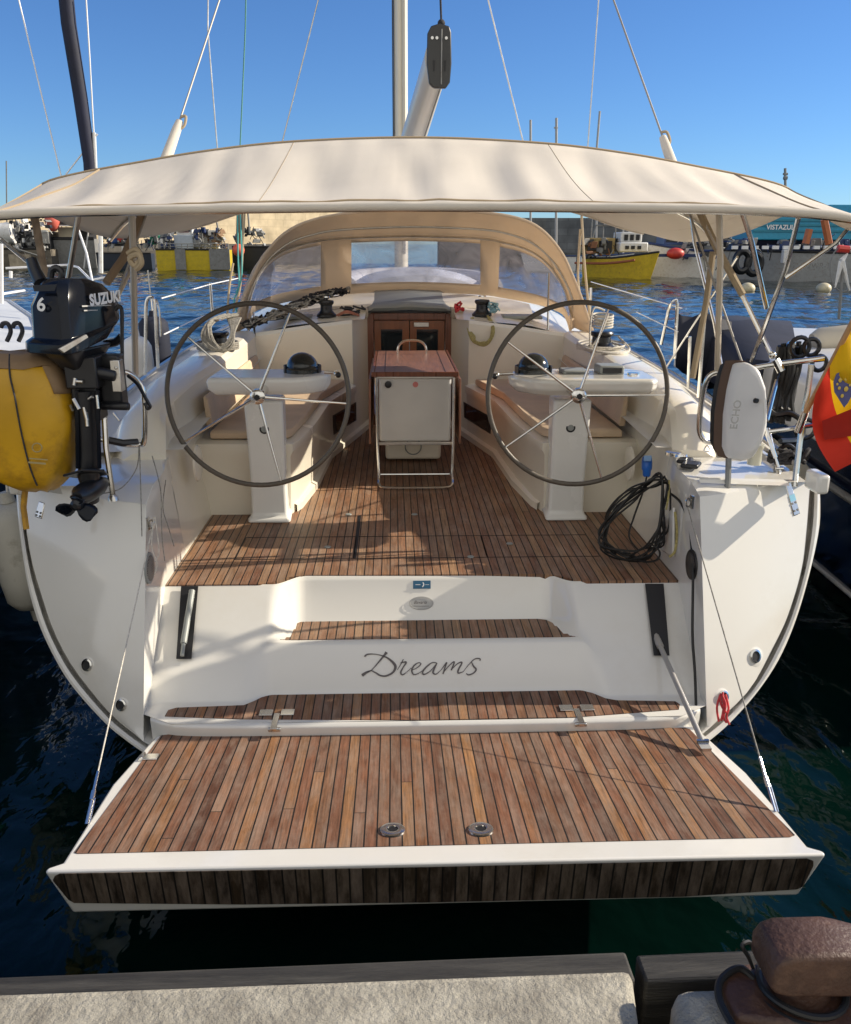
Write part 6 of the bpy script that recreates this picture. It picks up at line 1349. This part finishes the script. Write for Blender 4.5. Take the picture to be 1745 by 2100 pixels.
pbox(r, 'upper_hull', 1540, 438, 2100, 492, 79, 8, BLUEL, .1); pbox(r, 'upper_hull', 1700, 422, 2100, 445, 90, 8, BLUEL, .1)
for v in (452, 462, 474): pbox(r, 'plating_line', 1545, v, 2100, v+1.6, 78.9, .1, mat('plate_teal', (.02,.22,.32), .4), .01)
build('ship_name', text_mb('VISTAZUL', .42, at(1600, 466, 78.8), (1,0,0), (0,0,1), .02, bold=.02), LABELM, r)
sailm = mat('far_mast', (.45,.44,.42), .4, metal=.3)
r = root('sailing_boat', 'far moored sailing boats with thin bare masts behind the bimini at right', 'sailing boat', (18, 95, 0))
r2_, *_ = ship('sailing_boat', 'white far sailing boat with thin bare masts between sprayhood and yellow boat', 'sailing boat', 1080, 1180, 560, 95, 1.5, WHT, -1, .25, g2_)
bpy.data.objects.remove(r)
for pts, w_ in (([(1088,246,96),(1088,552,96)],.13),([(1141,242,96),(1140,552,96)],.14),([(1144,262,96),(1136,262,96)],.08)): ppole(r2_, 'mast', pts, w_, sailm)
r3_, *_ = ship('sailing_boat', 'far sailing boat with a tall thin mast behind the yellow fishing boat', 'sailing boat', 1190, 1290, 556, 97, 1.5, WHT, 1, .25, g2_)
for pts, w_ in (([(1230,228,98),(1224,300,98),(1222,552,98)],.12),([(1278,430,98),(1278,552,98)],.1)): ppole(r3_, 'mast', pts, w_, sailm)
lm = build('harbour_lamp', MB().tube([at(1610,345,92), at(1611,445,92)], .14, 8).tube([at(1606,357,92), at(1615,357,92)], .12, 6).tube([at(1607,365,92), at(1614,365,92)], .2, 6), GREY, None, sm=True); tag(lm, 'thin lamp pole rising above the blue ship at the far right', 'lamp pole')
for (u, v, lab) in ((1532,590,'cream mooring buoy floating under the bimini poles, left of the two'), (1688,590,'cream mooring buoy floating near the grey trawler, right of the two')):
    c = az(u, 598, 0); c[2] = .18; bb = build('mooring_buoy', MB().ball(c, .46, 16, (1, 1, .78)), BUOYM, None, sm=True); tag(bb, lab, 'buoy', 'cream mooring buoys')
wn = root('wind_generator', 'white bladed wind generator frame with orange parts at the right edge', 'wind generator', tuple(at(1730, 560, 14)))
ring = [at(1728+26*math.cos(t), 552+46*math.sin(t), 14) for t in np.linspace(0, 2*math.pi, 30, endpoint=False)]
build('hoop', MB().tube(ring, .012, 6, True), GREY, wn, sm=True)
for u, v in ((1712,590),(1742,596),(1738,520)): build('blade', MB().tube([at(1726,535,14), at(u, v, 14)], [.05,.015], 6), WHT, wn, sm=True)
build('bracket', MB().tube([at(1718,510,14), at(1740,512,14)], .06, 8), RED, wn, sm=True)
build('post', MB().tube([at(1728,550,14), V(at(1728,600,14)[0], 14, 1.6)], .025, 6), GREY, wn, sm=True)

def wins(r, u0, u1, v0, v1, Y, n, m=HOLE, name='window'):
    for k in range(n):
        a = u0+(u1-u0)*(k+.15)/n; b = u0+(u1-u0)*(k+.85)/n; p, q = at(a, v1, Y), at(b, v0, Y)
        build(name, MB().box((p[0], Y-.04, p[2]), (q[0], Y+.04, q[2])), m, r)
for o in list(COL.objects):
    if o.parent is None and o.get('category') in ('workboat',): wb = o
wins(wb, 364, 391, 468, 475, 93.3, 4); wins(wb, 432, 445, 476, 484, 93.9, 2); wins(wb, 411, 423, 474, 481, 93.9, 2)
def railing(r, u0, u1, v0, v1, Y, n, m=LABELM, rr=.045):
    mb = MB(); mb.tube([at(u0, v0, Y), at(u1, v0, Y)], rr, 5); mb.tube([at(u0, (v0+v1)/2, Y), at(u1, (v0+v1)/2, Y)], rr*.8, 5)
    for k in range(n+1): mb.tube([at(u0+(u1-u0)*k/n, v0, Y), at(u0+(u1-u0)*k/n, v1, Y)], rr, 5)
    build('railing', mb, m, r, sm=True)
railing(wb, 325, 468, 500, 511, 91.95, 12, GREY)
